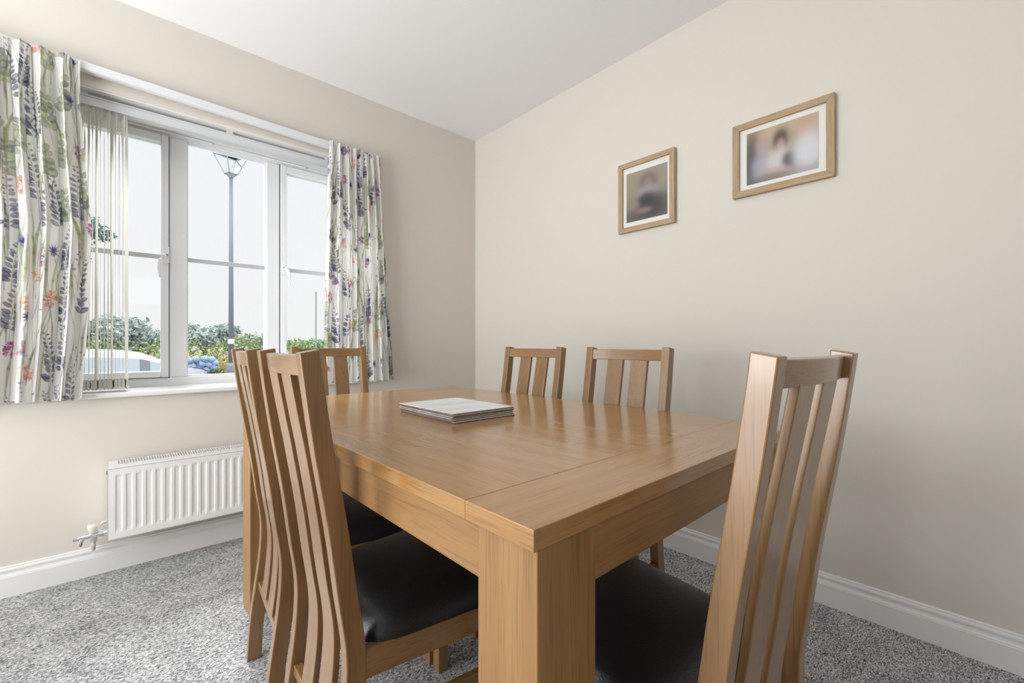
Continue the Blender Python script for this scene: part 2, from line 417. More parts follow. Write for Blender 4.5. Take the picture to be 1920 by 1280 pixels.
# ------------------------------------------------------------------ vertical blind
bl = thing('vertical_blind', 'cream vertical blind with vanes stacked at the left of the window', 'blind', (0.4975, 2.715, 2.118))
BX, BY, BZ = bl.location
L = lambda m_: (setattr(m_, 'v', [(x - BX, y - BY, z - BZ) for x, y, z in m_.v]), m_)[1]
hr = MB().box(WX0 + 0.01, WX1 - 0.01, 2.695, 2.735, 2.058, 2.104)
hr.box(WX0 + 0.01, WX1 - 0.01, 2.690, 2.700, 2.096, 2.104).box(WX0 + 0.01, WX1 - 0.01, 2.690, 2.700, 2.058, 2.063)
for xx in (-0.1, 0.45, 0.95): hr.box(xx, xx + 0.03, 2.692, 2.738, 2.102, 2.1175)
L(hr).build('headrail', M_rail, bl, 0.002)
rnd = random.Random(5)
nv = 15
for i in range(nv):
    vx = 0.058 - i * 0.0126
    ang = R(90 + (rnd.uniform(-2, 2) if i % 4 else rnd.choice((-5.5, 5.5))))
    vb = MB(); rows = 40; rings = []
    wv = 0.0445
    for k in range(rows + 1):
        z = 2.058 - (2.058 - 0.812) * k / rows
        t = k / rows
        top = max(0.0, 1 - t / 0.05)
        w_ = wv * (1 - 0.55 * top * top)
        a = ang + R(2.0) * math.sin(3 * t + i) + R(13) * max(0.0, 1 - t / 0.12) ** 1.5 * (1 if i % 2 else -0.35)
        row = []
        for s_ in (-1, -0.5, 0, 0.5, 1):
            bow = 0.0012 * (1 - s_ * s_)
            row.append((vx + math.cos(a) * w_ * s_ - math.sin(a) * bow, 2.715 + math.sin(a) * w_ * s_ + math.cos(a) * bow, z))
        rings.append(row)
    vb.add([p for r_ in rings for p in r_], [(k * 5 + j, k * 5 + j + 1, (k + 1) * 5 + j + 1, (k + 1) * 5 + j) for k in range(rows) for j in range(4)])
    vo = L(vb).build('vane', M_vane, bl, smooth=True)
    wt_ = MB(); n_ = 10
    prof = [(0.0, 0.0018), (0.1, 0.004), (0.5, 0.0052), (0.85, 0.0045), (1.0, 0.0015)]
    rings = []
    ca, sa = math.cos(ang), math.sin(ang)
    for (t, th_) in prof:
        z = 0.843 - 0.045 * t
        hw = 0.041
        rings.append([(vx + ca * hw * u_ - sa * th_ * v_, 2.715 + sa * hw * u_ + ca * th_ * v_, z) for (u_, v_) in ((-1, -1), (1, -1), (1, 1), (-1, 1))])
    wt_.ribbon(rings)
    L(wt_).build('weight', simple('vane_weight_grey', (0.64, 0.61, 0.56), 0.6) if i == 0 else bpy.data.materials['vane_weight_grey'], vo)
for yy in (2.675, 2.755):
    ch = MB()
    for i in range(nv - 1):
        x0 = 0.058 - i * 0.0126
        ch.tube([(x0 - 0.0126 * q / 6, yy, 0.822 - 0.016 * math.sin(math.pi * q / 6)) for q in range(7)], 0.0011, 5)
    L(ch).build('bottom_chain', M_track, bl)

# ------------------------------------------------------------------ curtain track
tk = MB()
z0t, z1t = 2.2125, 2.1745
rings = []
for x in (-0.85, 1.245):
    z = z0t + (z1t - z0t) * (x + 0.45) / 1.85
    rings.append([(x, 2.596, z - 0.006), (x, 2.596, z - 0.036), (x, 2.604, z - 0.040), (x, 2.628, z - 0.040), (x, 2.628, z), (x, 2.604, z)])
tk.ribbon(rings)
for x in (-0.6, -0.05, 0.5, 1.05, 1.2):
    z = z0t + (z1t - z0t) * (x + 0.45) / 1.85
    tk.box(x - 0.012, x + 0.012, 2.626, YW, z - 0.034, z - 0.004)
tag(tk.build('curtain_track', M_track, bevel=0.002), 'white curtain track fixed above the window', 'curtain track')

# ------------------------------------------------------------------ floral cloth: a print painted texel by texel
def lin(c):
    c = np.asarray(c, float) / 255.0
    return np.where(c <= 0.04045, c / 12.92, ((c + 0.055) / 1.055) ** 2.4)
PRES = 500.0  # texels per metre
class Cloth:
    def __init__(self, w, h, seed):
        self.w, self.h = int(w * PRES), int(h * PRES)
        self.a = np.empty((self.h, self.w, 3)); self.a[:] = lin((232, 231, 226))
        self.r = np.random.RandomState(seed)
        g = self.r.rand(self.h // 6 + 2, self.w // 6 + 2)
        yy = np.linspace(0, g.shape[0] - 1.01, self.h); xx = np.linspace(0, g.shape[1] - 1.01, self.w)
        y0 = yy.astype(int); x0 = xx.astype(int); fy = (yy - y0)[:, None]; fx = (xx - x0)[None]
        self.n = (g[y0][:, x0] * (1 - fy) * (1 - fx) + g[y0 + 1][:, x0] * fy * (1 - fx) + g[y0][:, x0 + 1] * (1 - fy) * fx + g[y0 + 1][:, x0 + 1] * fy * fx)
    def blend(self, x0, y0, mask, col):
        h, w = mask.shape
        xi = (np.arange(x0, x0 + w)) % self.w; ya, yb = max(y0, 0), min(y0 + h, self.h)
        if ya >= yb: return
        mk = mask[ya - y0:yb - y0]
        rows = np.arange(ya, yb)
        ix = np.ix_(rows, xi)
        mk = (mk * (0.62 + 0.5 * self.n[ix]))[..., None].clip(0, 1)
        self.a[ix] = self.a[ix] * (1 - mk) + lin(col) * mk
    def leaf(self, x, y, ln, wd, ang, col, al=0.85):
        """pointed oval, from (x,y) outwards, metres"""
        ln *= PRES; wd *= PRES; x *= PRES; y *= PRES
        cx, cy = x + math.cos(ang) * ln / 2, y + math.sin(ang) * ln / 2
        rr = int(max(ln, wd) / 2 + 3)
        X, Y_ = np.meshgrid(np.arange(-rr, rr + 1), np.arange(-rr, rr + 1))
        X = X + int(cx) - cx; Y_ = Y_ + int(cy) - cy
        u = (X * math.cos(ang) + Y_ * math.sin(ang)) / (ln / 2); v = (-X * math.sin(ang) + Y_ * math.cos(ang))
        half = wd / 2 * np.clip(1 - u * u, 0, 1) ** 0.75
        mk = np.clip(half - np.abs(v) + 0.5, 0, 1) * (np.abs(u) < 1)
        mk = mk * (0.75 + 0.25 * np.clip(np.abs(v) / (half + 1e-6), 0, 1))
        self.blend(int(cx) - rr, int(cy) - rr, mk * al, col)
    def stroke(self, pts, w0, w1, col, al=0.8):
        pts = np.array(pts) * PRES
        n = int(np.sum(np.hypot(*np.diff(pts, axis=0).T)) * 1.2) + 2
        t = np.linspace(0, 1, n)
        # quadratic / cubic bezier
        k = len(pts) - 1
        P = sum(math.comb(k, i) * ((1 - t) ** (k - i) * t ** i)[:, None] * pts[i] for i in range(k + 1))
        x0, y0 = np.floor(P.min(0) - 8).astype(int); x1, y1 = np.ceil(P.max(0) + 8).astype(int)
        mk = np.zeros((y1 - y0, x1 - x0))
        W_ = (w0 + (w1 - w0) * t) * PRES / 2
        for (px, py), w in zip(P, W_):
            r_ = int(w + 2)
            xa, ya = int(px) - x0, int(py) - y0
            Y_, X = np.ogrid[ya - r_:ya + r_ + 1, xa - r_:xa + r_ + 1]
            d = np.hypot(X - (px - x0), Y_ - (py - y0))
            sl_ = mk[ya - r_:ya + r_ + 1, xa - r_:xa + r_ + 1]
            np.maximum(sl_, np.clip(w - d + 0.6, 0, 1), out=sl_)
        self.blend(x0, y0, mk * al, col)
        return P / PRES
    def blade(self, x, y, ln, lean, wd, col, al=0.8):
        mid = [(x, y), (x + lean * 0.1, y + ln * 0.5), (x + lean, y + ln)]
        self.stroke([mid[0], ((mid[0][0] + mid[1][0]) / 2, y + ln * 0.25), (x + lean * 0.15, y + ln * 0.5)], wd * 0.25, wd, col, al)
        self.stroke([(x + lean * 0.15, y + ln * 0.5), (x + lean * 0.4, y + ln * 0.75), (x + lean, y + ln)], wd, wd * 0.1, col, al)
    def vetch(self, x, y, h, lean, col):
        r = self.r
        P = self.stroke([(x, y), (x - lean * 0.4, y + h * 0.5), (x + lean, y + h)], 0.0022, 0.0012, (105, 105, 120), 0.8)
        n = 11
        for i in range(n):
            f = 0.28 + 0.72 * i / n
            p = P[int(f * (len(P) - 1))]; s_ = 0.037 * (1 - 0.78 * (i / n)) * r.uniform(0.8, 1.1)
            for sd in (-1, 1):
                c_ = np.array(col) + r.uniform(-16, 16) * np.ones(3) + (r.uniform(-6, 14) if sd > 0 else 0)
                self.leaf(p[0] + sd * 0.003, p[1] + r.uniform(-.004, .004), s_, s_ * 0.5, math.pi / 2 - sd * r.uniform(0.7, 1.25), c_.clip(0, 255), 0.95)
    def greens(self, x, y, h, lean):
        r = self.r
        P = self.stroke([(x, y), (x + lean * 0.6, y + h * 0.5), (x + lean, y + h)], 0.0024, 0.0014, (120, 125, 95), 0.75)
        for i in range(5):
            p = P[int((0.3 + 0.68 * i / 5) * (len(P) - 1))]; s_ = 0.052 * (1 - 0.5 * i / 5)
            for sd in (-1, 1):
                c_ = [(168, 174, 118), (128, 140, 108), (150, 158, 128), (104, 112, 104)][r.randint(4)]
                self.leaf(p[0], p[1], s_, s_ * 0.62, math.pi / 2 - sd * r.uniform(0.8, 1.3), c_, 0.85)
    def thistle(self, x, y, h, lean, col=(84, 78, 142)):
        r = self.r
        self.stroke([(x, y), (x + lean * 0.2, y + h * 0.6), (x + lean, y + h)], 0.002, 0.0018, (108, 112, 118), 0.8)
        cx, cy = x + lean, y + h
        self.leaf(cx, cy - 0.012, 0.024, 0.02, math.pi / 2, (96, 108, 100), 0.8)
        for k in range(46):
            a = math.pi / 2 + r.normal(0, 0.85); l_ = r.uniform(0.012, 0.027)
            c_ = np.array(col) + r.uniform(-30, 22)
            self.stroke([(cx, cy + 0.004), (cx + math.cos(a) * l_, cy + 0.004 + math.sin(a) * l_)], 0.0032, 0.001, c_.clip(0, 255), 0.8)
    def burst(self, x, y, rad, cols, n=60, stem=0.14, lean=0.0):
        r = self.r
        if stem: self.stroke([(x - lean, y - stem), (x - lean * 0.2, y - stem * 0.5), (x, y)], 0.0022, 0.002, (130, 132, 108), 0.7)
        self.leaf(x - rad * 0.8, y, rad * 1.6, rad * 1.3, 0.0, cols[0], 0.22)
        for k in range(n):
            a = r.uniform(0, 2 * math.pi); q = rad * math.sqrt(r.rand()) * 0.95
            c_ = np.array(cols[r.randint(len(cols))]) + r.uniform(-18, 18)
            self.leaf(x + math.cos(a) * q * 0.7, y + math.sin(a) * q * 0.8, r.uniform(0.006, 0.014), r.uniform(0.003, 0.006), a + r.uniform(-.6, .6), c_.clip(0, 255), 0.85)
    def lily(self, x, y, s_):
        r = self.r
        self.stroke([(x, y - 0.16), (x - 0.02, y - 0.06), (x, y)], 0.002, 0.002, (120, 110, 130), 0.8)
        for k in range(7):
            a = r.uniform(-0.3, math.pi + 0.3)
            c_ = [(212, 140, 122), (222, 170, 146), (140, 112, 158), (200, 124, 116), (120, 100, 150)][r.randint(5)]
            self.leaf(x, y, s_ * r.uniform(0.7, 1.1), s_ * 0.38, a, c_, 0.75)
    def sprig(self, x, y, h, col=(76, 62, 84)):
        r = self.r
        for k in range(4):
            lx = r.uniform(-0.05, 0.05)
            P = self.stroke([(x, y), (x + lx * 0.3, y + h * 0.5), (x + lx, y + h * r.uniform(0.7, 1.1))], 0.0015, 0.001, (140, 130, 140), 0.75)
            for q in range(4):
                p = P[int((0.55 + 0.44 * q / 3) * (len(P) - 1))]
                s_ = r.uniform(0.006, 0.012)
                self.leaf(p[0] + r.uniform(-.012, .012), p[1] + r.uniform(-.008, .008), s_, s_ * 0.7, r.uniform(0, 6.28), np.array(col) + r.uniform(-10, 30), 0.9)

def paint_cloth(w, h, seed):
    c = Cloth(w, h, seed); r = c.r
    greens = [(146, 154, 96), (122, 134, 96), (164, 170, 120), (104, 116, 100), (132, 138, 92)]
    # pale wash of grass blades first
    for k in range(int(115 * w * h)):
        c.blade(r.uniform(0, w), r.uniform(-0.1, h), r.uniform(0.12, 0.30), r.uniform(-0.06, 0.06), r.uniform(0.005, 0.011), greens[r.randint(5)], r.uniform(0.65, 1.0))
    for k in range(int(100 * w * h)):
        x, y = r.uniform(0, w), r.uniform(-0.1, h)
        c.stroke([(x, y), (x + r.uniform(-.03, .03), y + 0.12), (x + r.uniform(-.06, .06), y + r.uniform(0.2, 0.3))], 0.0018, 0.0012, [(120, 122, 140), (130, 140, 110), (140, 120, 130)][r.randint(3)], 0.7)
    cell = 0.078
    kinds = ['vetch', 'burst_c', 'greens', 'vetch', 'burst_m', 'vetch', 'thistle', 'vetch', 'lily', 'greens', 'sprig', 'thistle']
    i = r.randint(12)
    ncol = max(1, int(round(w / cell)))
    for cx in range(ncol):
        y = r.uniform(-0.2, -0.02)
        while y < h:
            x = (cx + 0.5 + r.uniform(-0.3, 0.3)) * w / ncol
            k = kinds[i % 12]; i += r.choice([1, 5, 7])
            ln = r.uniform(-0.04, 0.04)
            if k == 'vetch': c.vetch(x, y, r.uniform(0.2, 0.28), ln, [(62, 60, 104), (74, 74, 116), (54, 60, 92)][r.randint(3)])
            elif k == 'greens': c.greens(x, y, r.uniform(0.15, 0.2), ln)
            elif k == 'thistle': c.thistle(x, y, r.uniform(0.14, 0.18), ln)
            elif k == 'burst_c': c.burst(x, y + 0.15, 0.033, [(222, 152, 122), (206, 126, 104), (234, 180, 150), (190, 112, 98)], 70, 0.15, ln)
            elif k == 'burst_m': c.burst(x, y + 0.15, 0.028, [(150, 54, 122), (176, 88, 152), (108, 40, 92), (196, 130, 180)], 70, 0.15, ln)
            elif k == 'burst_b': c.burst(x, y + 0.15, 0.024, [(98, 124, 168), (78, 92, 140), (140, 164, 196)], 50, 0.15, ln)
            elif k == 'lily': c.lily(x, y + 0.16, 0.044)
            else: c.sprig(x, y, 0.16)
            y += r.uniform(0.14, 0.21)
    return c

def make_curtain(name, label, ledge, redge, ztop, zbot, clothw, nfold, seed, du, dv, ybase, amp):
    """hanging pleated cloth; ledge/redge give the side edges as lists of (z, x)"""
    cl = paint_cloth(clothw, 1.46, seed)
    r = random.Random(seed)
    ns = int(clothw / du); nz = int((ztop(0) - zbot) / dv)
    S = np.linspace(0, 1, ns + 1)
    # irregular folds: warp the phase
    knots = np.cumsum([0] + [r.uniform(0.7, 1.35) for _ in range(nfold)]); knots = knots / knots[-1]
    phase = np.interp(S, knots, np.arange(nfold + 1)) * 2 * math.pi
    ampk = np.interp(S, knots, [r.uniform(0.65, 1.25) for _ in range(nfold + 1)])
    lz, lx = zip(*sorted(ledge)); rz_, rx = zip(*sorted(redge))
    V_ = np.empty((nz + 1, ns + 1, 3)); arcs = []
    for k in range(nz + 1):
        t = k / nz                                     # 0 = top
        ztop_s = np.array([ztop(s) for s in S])
        z = ztop_s + (zbot - ztop_s) * t
        zc = float(z.mean())
        xl = np.interp(zc, lz, lx); xr = np.interp(zc, rz_, rx)
        head = math.exp(-((t * 1.4) / 0.055) ** 2)       # gathered heading
        d = t * 1.4
        ph = phase + 0.35 * math.sin(1.7 * d + seed) + 0.25 * np.sin(phase * 0.23 + d * 2.1)
        fold = np.sin(ph)
        fold = np.sign(fold) * np.abs(fold) ** 0.8
        a = amp * ampk * (0.55 + 0.45 * min(1, d / 0.25)) * (1 - 0.35 * head)
        y = ybase - a * fold - 0.006 * np.sin(phase * 2.7 + 3 * d) * min(1, d / 0.2) - 0.0035 * np.sin(phase * 4.0) * head
        # cloth slides sideways within each fold, so folds overlap a little
        slide = 0.23 * (xr - xl) / nfold * np.sin(2 * ph + 0.6) * (0.5 + 0.5 * min(1, d / 0.3)) 
        x = xl + (xr - xl) * S + slide * np.sin(np.pi * np.clip(S, 0, 1)) ** 0.3
        zz = z + 0.004 * np.sin(phase + 1.0) * t + 0.005 * np.sin(phase * 1.0) * head
        al = np.concatenate([[0], np.cumsum(np.hypot(np.diff(x), np.diff(y)))]); q_ = al / al[-1]; arcs.append(al[-1])
        V_[k, :, 0] = np.interp(S, q_, x); V_[k, :, 1] = np.interp(S, q_, y); V_[k, :, 2] = np.interp(S, q_, zz)
    n1, n2 = nz + 1, ns + 1
    me = bpy.data.meshes.new(name)
    idx = np.arange(n1 * n2).reshape(n1, n2)
    q = np.stack([idx[:-1, :-1], idx[1:, :-1], idx[1:, 1:], idx[:-1, 1:]], -1).reshape(-1, 4)
    me.vertices.add(n1 * n2); me.vertices.foreach_set('co', V_.reshape(-1))
    me.loops.add(q.size); me.loops.foreach_set('vertex_index', q.reshape(-1).astype(np.int32))
    me.polygons.add(len(q)); me.polygons.foreach_set('loop_start', np.arange(0, q.size, 4, dtype=np.int32))
    me.polygons.foreach_set('use_smooth', np.ones(len(q), bool))
    me.update(calc_edges=True); me.validate()
    # sample the print
    hh = 1.45
    U = (S * float(np.mean(arcs)) * PRES / 1.2).astype(int) % cl.w
    Tz = ((1 - np.linspace(0, 1, n1)) * (hh - 0.01) * PRES / 1.2).astype(int).clip(0, cl.h - 1)
    col = np.ones((n1, n2, 4)); col[..., :3] = cl.a[Tz][:, U]
    at = me.color_attributes.new('Col', 'FLOAT_COLOR', 'POINT')
    at.data.foreach_set('color', col.reshape(-1).astype(np.float32))
    me.materials.append(M_curtain)
    o = bpy.data.objects.new(name, me); C.objects.link(o)
    return tag(o, label, 'curtain', None)

def tz(x): return z0t + (z1t - z0t) * (x + 0.45) / 1.85
make_curtain('curtain', 'floral curtain at the left edge of the window, beside the blind',
             [(2.2, -0.66), (0.7, -0.68)], [(2.2, -0.0915), (2.045, -0.0915), (1.75, -0.075), (1.49, -0.056), (1.10, -0.0675), (0.767, -0.087)],
             lambda s: tz(-0.66 + 0.57 * s) - 0.014, 0.772, 1.3, 9, 11, 0.002, 0.002, 2.576, 0.027)
make_curtain('curtain', 'floral curtain at the right end of the window, near the corner',
             [(2.2, 0.938), (2.0, 0.925), (1.5, 0.912), (1.0, 0.903), (0.77, 0.898)], [(2.2, 1.246), (1.9, 1.262), (1.4, 1.292), (0.77, 1.328)],
             lambda s: tz(0.94 + 0.31 * s) - 0.008, 0.776, 1.1, 8, 23, 0.0025, 0.0025, 2.577, 0.024)

# ------------------------------------------------------------------ radiator
ra = thing('radiator', 'white ribbed panel radiator below the window', 'radiator', (0.5, 2.6, 0.155))
RX0, RX1, RYF = -0.006, 1.0, 2.522
D_ = lambda m_: (setattr(m_, 'v', [(x - 0.5, y - 2.6, z - 0.155) for x, y, z in m_.v]), m_)[1]
# pressed front panel with flutes
rz0, rz1 = 0.172, 0.472
zsn = [0.160, 0.176, 0.183, 0.192, 0.204, 0.36, 0.428, 0.437, 0.442, 0.465]
def prof_z(z):
    if z <= 0.198 or z >= 0.447: return 0.0
    if z < 0.216: return (z - 0.198) / 0.018
    if z > 0.435: return (0.447 - z) / 0.012
    return 1.0
xsn = []; pit = 0.0333; x = RX0 + 0.024
cols = [(RX0, 0)]
while x + 0.026 < RX1 - 0.01:
    cols += [(x, 0), (x + 0.003, 1), (x + 0.019, 1), (x + 0.023, 0)]
    x += pit
cols.append((RX1, 0))
pv = []; pf = []
zs_ = np.linspace(rz0, rz1, 34)
for z in zs_:
    for (xx, dd) in cols:
        pv.append((xx, RYF + 0.0036 * dd * prof_z(z), z))
nc = len(cols)
for i in range(len(zs_) - 1):
    for j in range(nc - 1):
        pf.append((i * nc + j, i * nc + j + 1, (i + 1) * nc + j + 1, (i + 1) * nc + j))
pm = MB().add(pv, pf)
pm.box(RX0, RX1, RYF + 0.0065, RYF + 0.012, rz0, rz1)
pm.box(RX0, RX1, RYF, RYF + 0.008, rz0 - 0.001, rz0 + 0.001).box(RX0, RX1, RYF, RYF + 0.008, rz1 - 0.001, rz1 + 0.001)
pm.box(RX0 - 0.001, RX0 + 0.001, RYF, RYF + 0.008, rz0, rz1)
D_(pm).build('front_panel', M_rad, ra, fixn=False)
for xx in (RX0 + 0.003, RX1 - 0.006):
    D_(MB().box(xx, xx + 0.003, RYF + 0.010, 2.625, 0.178, 0.485)).build('side_casing', M_rad, ra, 0.001)
tg = MB()
tg.box(RX0 + 0.002, RX1 - 0.002, RYF + 0.002, RYF + 0.014, 0.4735, 0.487); tg.box(RX0 + 0.002, RX1 - 0.002, 2.618, 2.626, 0.477, 0.487)
tg.box(RX0 + 0.002, RX0 + 0.03, RYF + 0.014, 2.618, 0.481, 0.487); tg.box(RX1 - 0.03, RX1 - 0.002, RYF + 0.014, 2.618, 0.481, 0.487)
x = RX0 + 0.03
while x < RX1 - 0.03:
    tg.box(x, x + 0.0036, RYF + 0.014, 2.618, 0.483, 0.487); x += 0.0095
for yy in (2.552, 2.586):
    tg.box(RX0 + 0.03, RX1 - 0.03, yy, yy + 0.003, 0.483, 0.487)
D_(tg).build('top_grille', M_rad, ra)
D_(MB().box(RX0 + 0.02, RX1 - 0.02, RYF + 0.02, 2.611, 0.182, 0.458)).build('convector_fin', M_slot, ra)
D_(MB().box(RX0 + 0.004, RX1 - 0.004, 2.613, 2.624, 0.172, 0.474)).build('back_panel', M_rad, ra, 0.002)
for xx in (0.12, 0.88):
    D_(MB().box(xx - 0.02, xx + 0.02, 2.625, YW, 0.2, 0.42)).build('wall_bracket', M_rad, ra)
vy = 2.574
va = MB()
va.tube([(-0.004, vy, 0.196), (-0.030, vy, 0.196)], 0.0085, 12)
va.tube([(-0.018, vy, 0.196), (-0.034, vy, 0.196)], 0.0145, 6)
va.tube([(-0.034, vy, 0.196), (-0.098, vy, 0.189)], 0.0095, 12)
va.tube([(-0.098, vy, 0.189), (-0.113, vy, 0.187)], 0.006, 8)
va.tube([(-0.083, vy, 0.190), (-0.094, vy - 0.012, 0.160)], [0.0085, 0.0085], 10)
va.tube([(-0.050, vy, 0.192), (-0.050, vy, 0.166)], 0.0115, 8)
vo = D_(va).build('valve', M_chrome, ra, smooth=False)
cap = MB().tube([(-0.050, vy, 0.199), (-0.050, vy, 0.211), (-0.050, vy, 0.218), (-0.050, vy, 0.232), (-0.050, vy, 0.238)], [0.012, 0.013, 0.017, 0.021, 0.019], 16)
D_(cap).build('valve_cap', M_plas, vo, smooth=True)
pp = MB().tube([(-0.050, vy, 0.171), (-0.050, vy, 0.146), (-0.051, vy + 0.012, 0.130), (-0.052, vy + 0.05, 0.126)], 0.0075, 10)
D_(pp).build('feed_pipe', M_plas, ra, smooth=True)
D_(MB().tube([(-0.006, 2.62, 0.229), (-0.02, 2.62, 0.226), (-0.034, 2.622, 0.216)], 0.006, 8)).build('sensor_pipe', M_plas, ra, smooth=True)
D_(MB().tube([(RX0 + 0.004, 2.60, 0.443), (RX0 - 0.004, 2.60, 0.443)], 0.008, 10)).build('bleed_plug', M_dark, ra)

# ------------------------------------------------------------------ framed photographs
def blur_print(w, h, bg, blobs, nx=72, ny=64):
    """an out-of-focus photograph: soft patches of colour on a flat print"""
    xs_ = np.linspace(0, 1, nx); ys_ = np.linspace(0, 1, ny)
    X, Y_ = np.meshgrid(xs_, ys_)
    a = np.empty((ny, nx, 3)); a[:] = lin(bg[0])
    wgt = np.clip((Y_ - 0.3) / 0.6, 0, 1)[..., None]
    a = a * (1 - wgt) + lin(bg[1]) * wgt
    for (cx, cy, rx, ry, c, al) in blobs:
        d = ((X - cx) / rx) ** 2 + ((Y_ - cy) / ry) ** 2
        m_ = (al / (1 + np.exp((np.sqrt(d) - 1) * 5)))[..., None]
        a = a * (1 - m_) + lin(c) * m_
    return a * 0.72 + a.mean(2, keepdims=True) * 0.28
def picture(label, y0, y1, z0, z1, fw, mw, art):
    """hangs on the right wall; y0 is the end nearer the window"""
    cy, cz = (y0 + y1) / 2, (z0 + z1) / 2
    t = thing('picture_frame', label, 'picture', (XR, cy, cz), 0, 'framed photographs on the wall')
    xf, xb = -0.024, -0.004
    a, b_ = (y1 - y0) / 2, (z1 - z0) / 2
    a = abs(a)
    fr_ = MB()
    # mitred mouldings
    def rail(p):   # p: outer/inner loop in (y, z)
        (o0, o1, i1, i0) = p
        fr_.hexa([(xb, *o0), (xb, *o1), (xb, *i1), (xb, *i0)], [(xf, *o0), (xf, *o1), (xf, *i1), (xf, *i0)])
    O_ = [(-a, -b_), (a, -b_), (a, b_), (-a, b_)]; I_ = [(-a + fw, -b_ + fw), (a - fw, -b_ + fw), (a - fw, b_ - fw), (-a + fw, b_ - fw)]
    for k, (mi) in enumerate((1, 2, 1, 2)):
        m2 = (k + 1) % 4
        fr_ = MB(); rail((O_[k], O_[m2], I_[m2], I_[k]))
        fr_.build('frame_rail', FO[mi], t, 0.0012)
    MB().box(-0.003, -0.0005, -a + 0.004, a - 0.004, -b_ + 0.004, b_ - 0.004).build('backing_board', M_slot, t)
    mo = MB().box(-0.012, -0.0045, -a + fw * 0.6, a - fw * 0.6, -b_ + fw * 0.6, b_ - fw * 0.6).build('mount', M_mount, t)
    ny, nx = art.shape[:2]
    pa, pb, qa, qb = mw   # print margins inside the frame opening: window side, near side, bottom, top
    yA, yB = a - fw - pa, -a + fw + pb          # window side is +y
    zA, zB = -b_ + fw + qa, b_ - fw - qb
    vs_ = []; fs_ = []
    for j in range(ny):
        for i in range(nx):
            vs_.append((-0.0135, yA + (yB - yA) * i / (nx - 1), zB + (zA - zB) * j / (ny - 1)))
    for j in range(ny - 1):
        for i in range(nx - 1):
            fs_.append((j * nx + i, (j + 1) * nx + i, (j + 1) * nx + i + 1, j * nx + i + 1))
    pm_ = MB().add(vs_, fs_)
    po = pm_.build('photograph', M_photo, t, fixn=False)
    at = po.data.color_attributes.new('Col', 'FLOAT_COLOR', 'POINT')
    c4 = np.ones((ny * nx, 4), np.float32); c4[:, :3] = art.reshape(-1, 3)
    at.data.foreach_set('color', c4.reshape(-1))
    sm = po.modifiers.new('paper', 'SOLIDIFY'); sm.thickness = 0.001; sm.offset = -1
    return t
art_a = blur_print(1, 1, ((158, 146, 132), (112, 112, 106)), [
    (0.15, 0.45, 0.2, 0.4, (150, 142, 112), 0.8), (0.9, 0.4, 0.18, 0.3, (150, 142, 112), 0.6), (0.55, 0.26, 0.22, 0.17, (112, 92, 92), 0.8), (0.55, 0.3, 0.1, 0.11, (160, 130, 120), 0.7), (0.53, 0.48, 0.26, 0.13, (166, 162, 164), 0.85),
    (0.6, 0.75, 0.42, 0.26, (66, 64, 70), 0.9), (0.5, 0.6, 0.18, 0.12, (60, 60, 64), 0.7), (0.42, 0.82, 0.2, 0.06, (150, 118, 118), 0.8), (0.2, 0.68, 0.12, 0.1, (160, 136, 126), 0.6), (0.15, 0.92, 0.2, 0.12, (96, 96, 92), 0.7)])
art_b = blur_print(1, 1, ((186, 164, 132), (150, 140, 128)), [
    (0.5, 0.1, 0.6, 0.14, (196, 170, 130), 0.7), (0.08, 0.55, 0.14, 0.55, (84, 80, 84), 0.9), (0.23, 0.3, 0.09, 0.2, (184, 148, 138), 0.9), (0.23, 0.72, 0.14, 0.26, (164, 164, 180), 0.9), (0.50, 0.3, 0.11, 0.2, (64, 54, 54), 0.92), (0.5, 0.4, 0.06, 0.12, (196, 150, 130), 0.8),
    (0.68, 0.42, 0.08, 0.2, (150, 152, 104), 0.8), (0.48, 0.68, 0.17, 0.22, (206, 200, 198), 0.9), (0.62, 0.7, 0.1, 0.15, (54, 52, 56), 0.9), (0.83, 0.22, 0.11, 0.18, (206, 150, 128), 0.9), (0.84, 0.12, 0.1, 0.08, (190, 160, 128), 0.8),
    (0.87, 0.62, 0.2, 0.32, (206, 208, 216), 0.95), (0.45, 0.88, 0.2, 0.1, (190, 150, 138), 0.7), (0.3, 0.96, 0.3, 0.08, (110, 104, 108), 0.6), (0.85, 0.97, 0.2, 0.06, (170, 166, 168), 0.6)])
picture('smaller upright oak frame with a blurred seated portrait, nearer the corner', 1.362, 1.042, 1.5955, 1.962, 0.026, (0.020, 0.016, 0.026, 0.031), art_a)
picture('wider oak frame with a blurred group photograph, further from the corner', 0.772, 0.4025, 1.6405, 1.957, 0.027, (0.028, 0.026, 0.020, 0.022), art_b)

# ------------------------------------------------------------------ dining table
X0, X1, Y0, Y1, ZT = 0.371, 1.357, 0.367, 1.95, 0.780
TCX, TCY = (X0 + X1) / 2, (Y0 + Y1) / 2
tb = thing('dining_table', 'large oak dining table with thick square legs in the middle of the room', 'table', (TCX, TCY, 0))
T_ = lambda m_: (setattr(m_, 'v', [(x - TCX, y - TCY, z) for x, y, z in m_.v]), m_)[1]
tt, bw, seam = 0.0275, 0.137, 1.160
for (ya, yb, ax, nm) in [(Y0, Y0 + bw, 0, 'breadboard_end'), (Y0 + bw + 0.0004, seam - 0.0006, 1, 'top_panel'), (seam + 0.0006, Y1 - bw - 0.0004, 1, 'top_panel'), (Y1 - bw, Y1, 0, 'breadboard_end')]:
    m_ = T_(MB().box(X0, X1, ya, yb, ZT - tt, ZT)); m_.m = [0, 0, 0, 1, 0, 1]
    m_.build(nm, [OAK[ax], OAK[1]], tb, 0.0011, 2)
lw = 0.1155
ohx, ohy = 0.008, 0.002
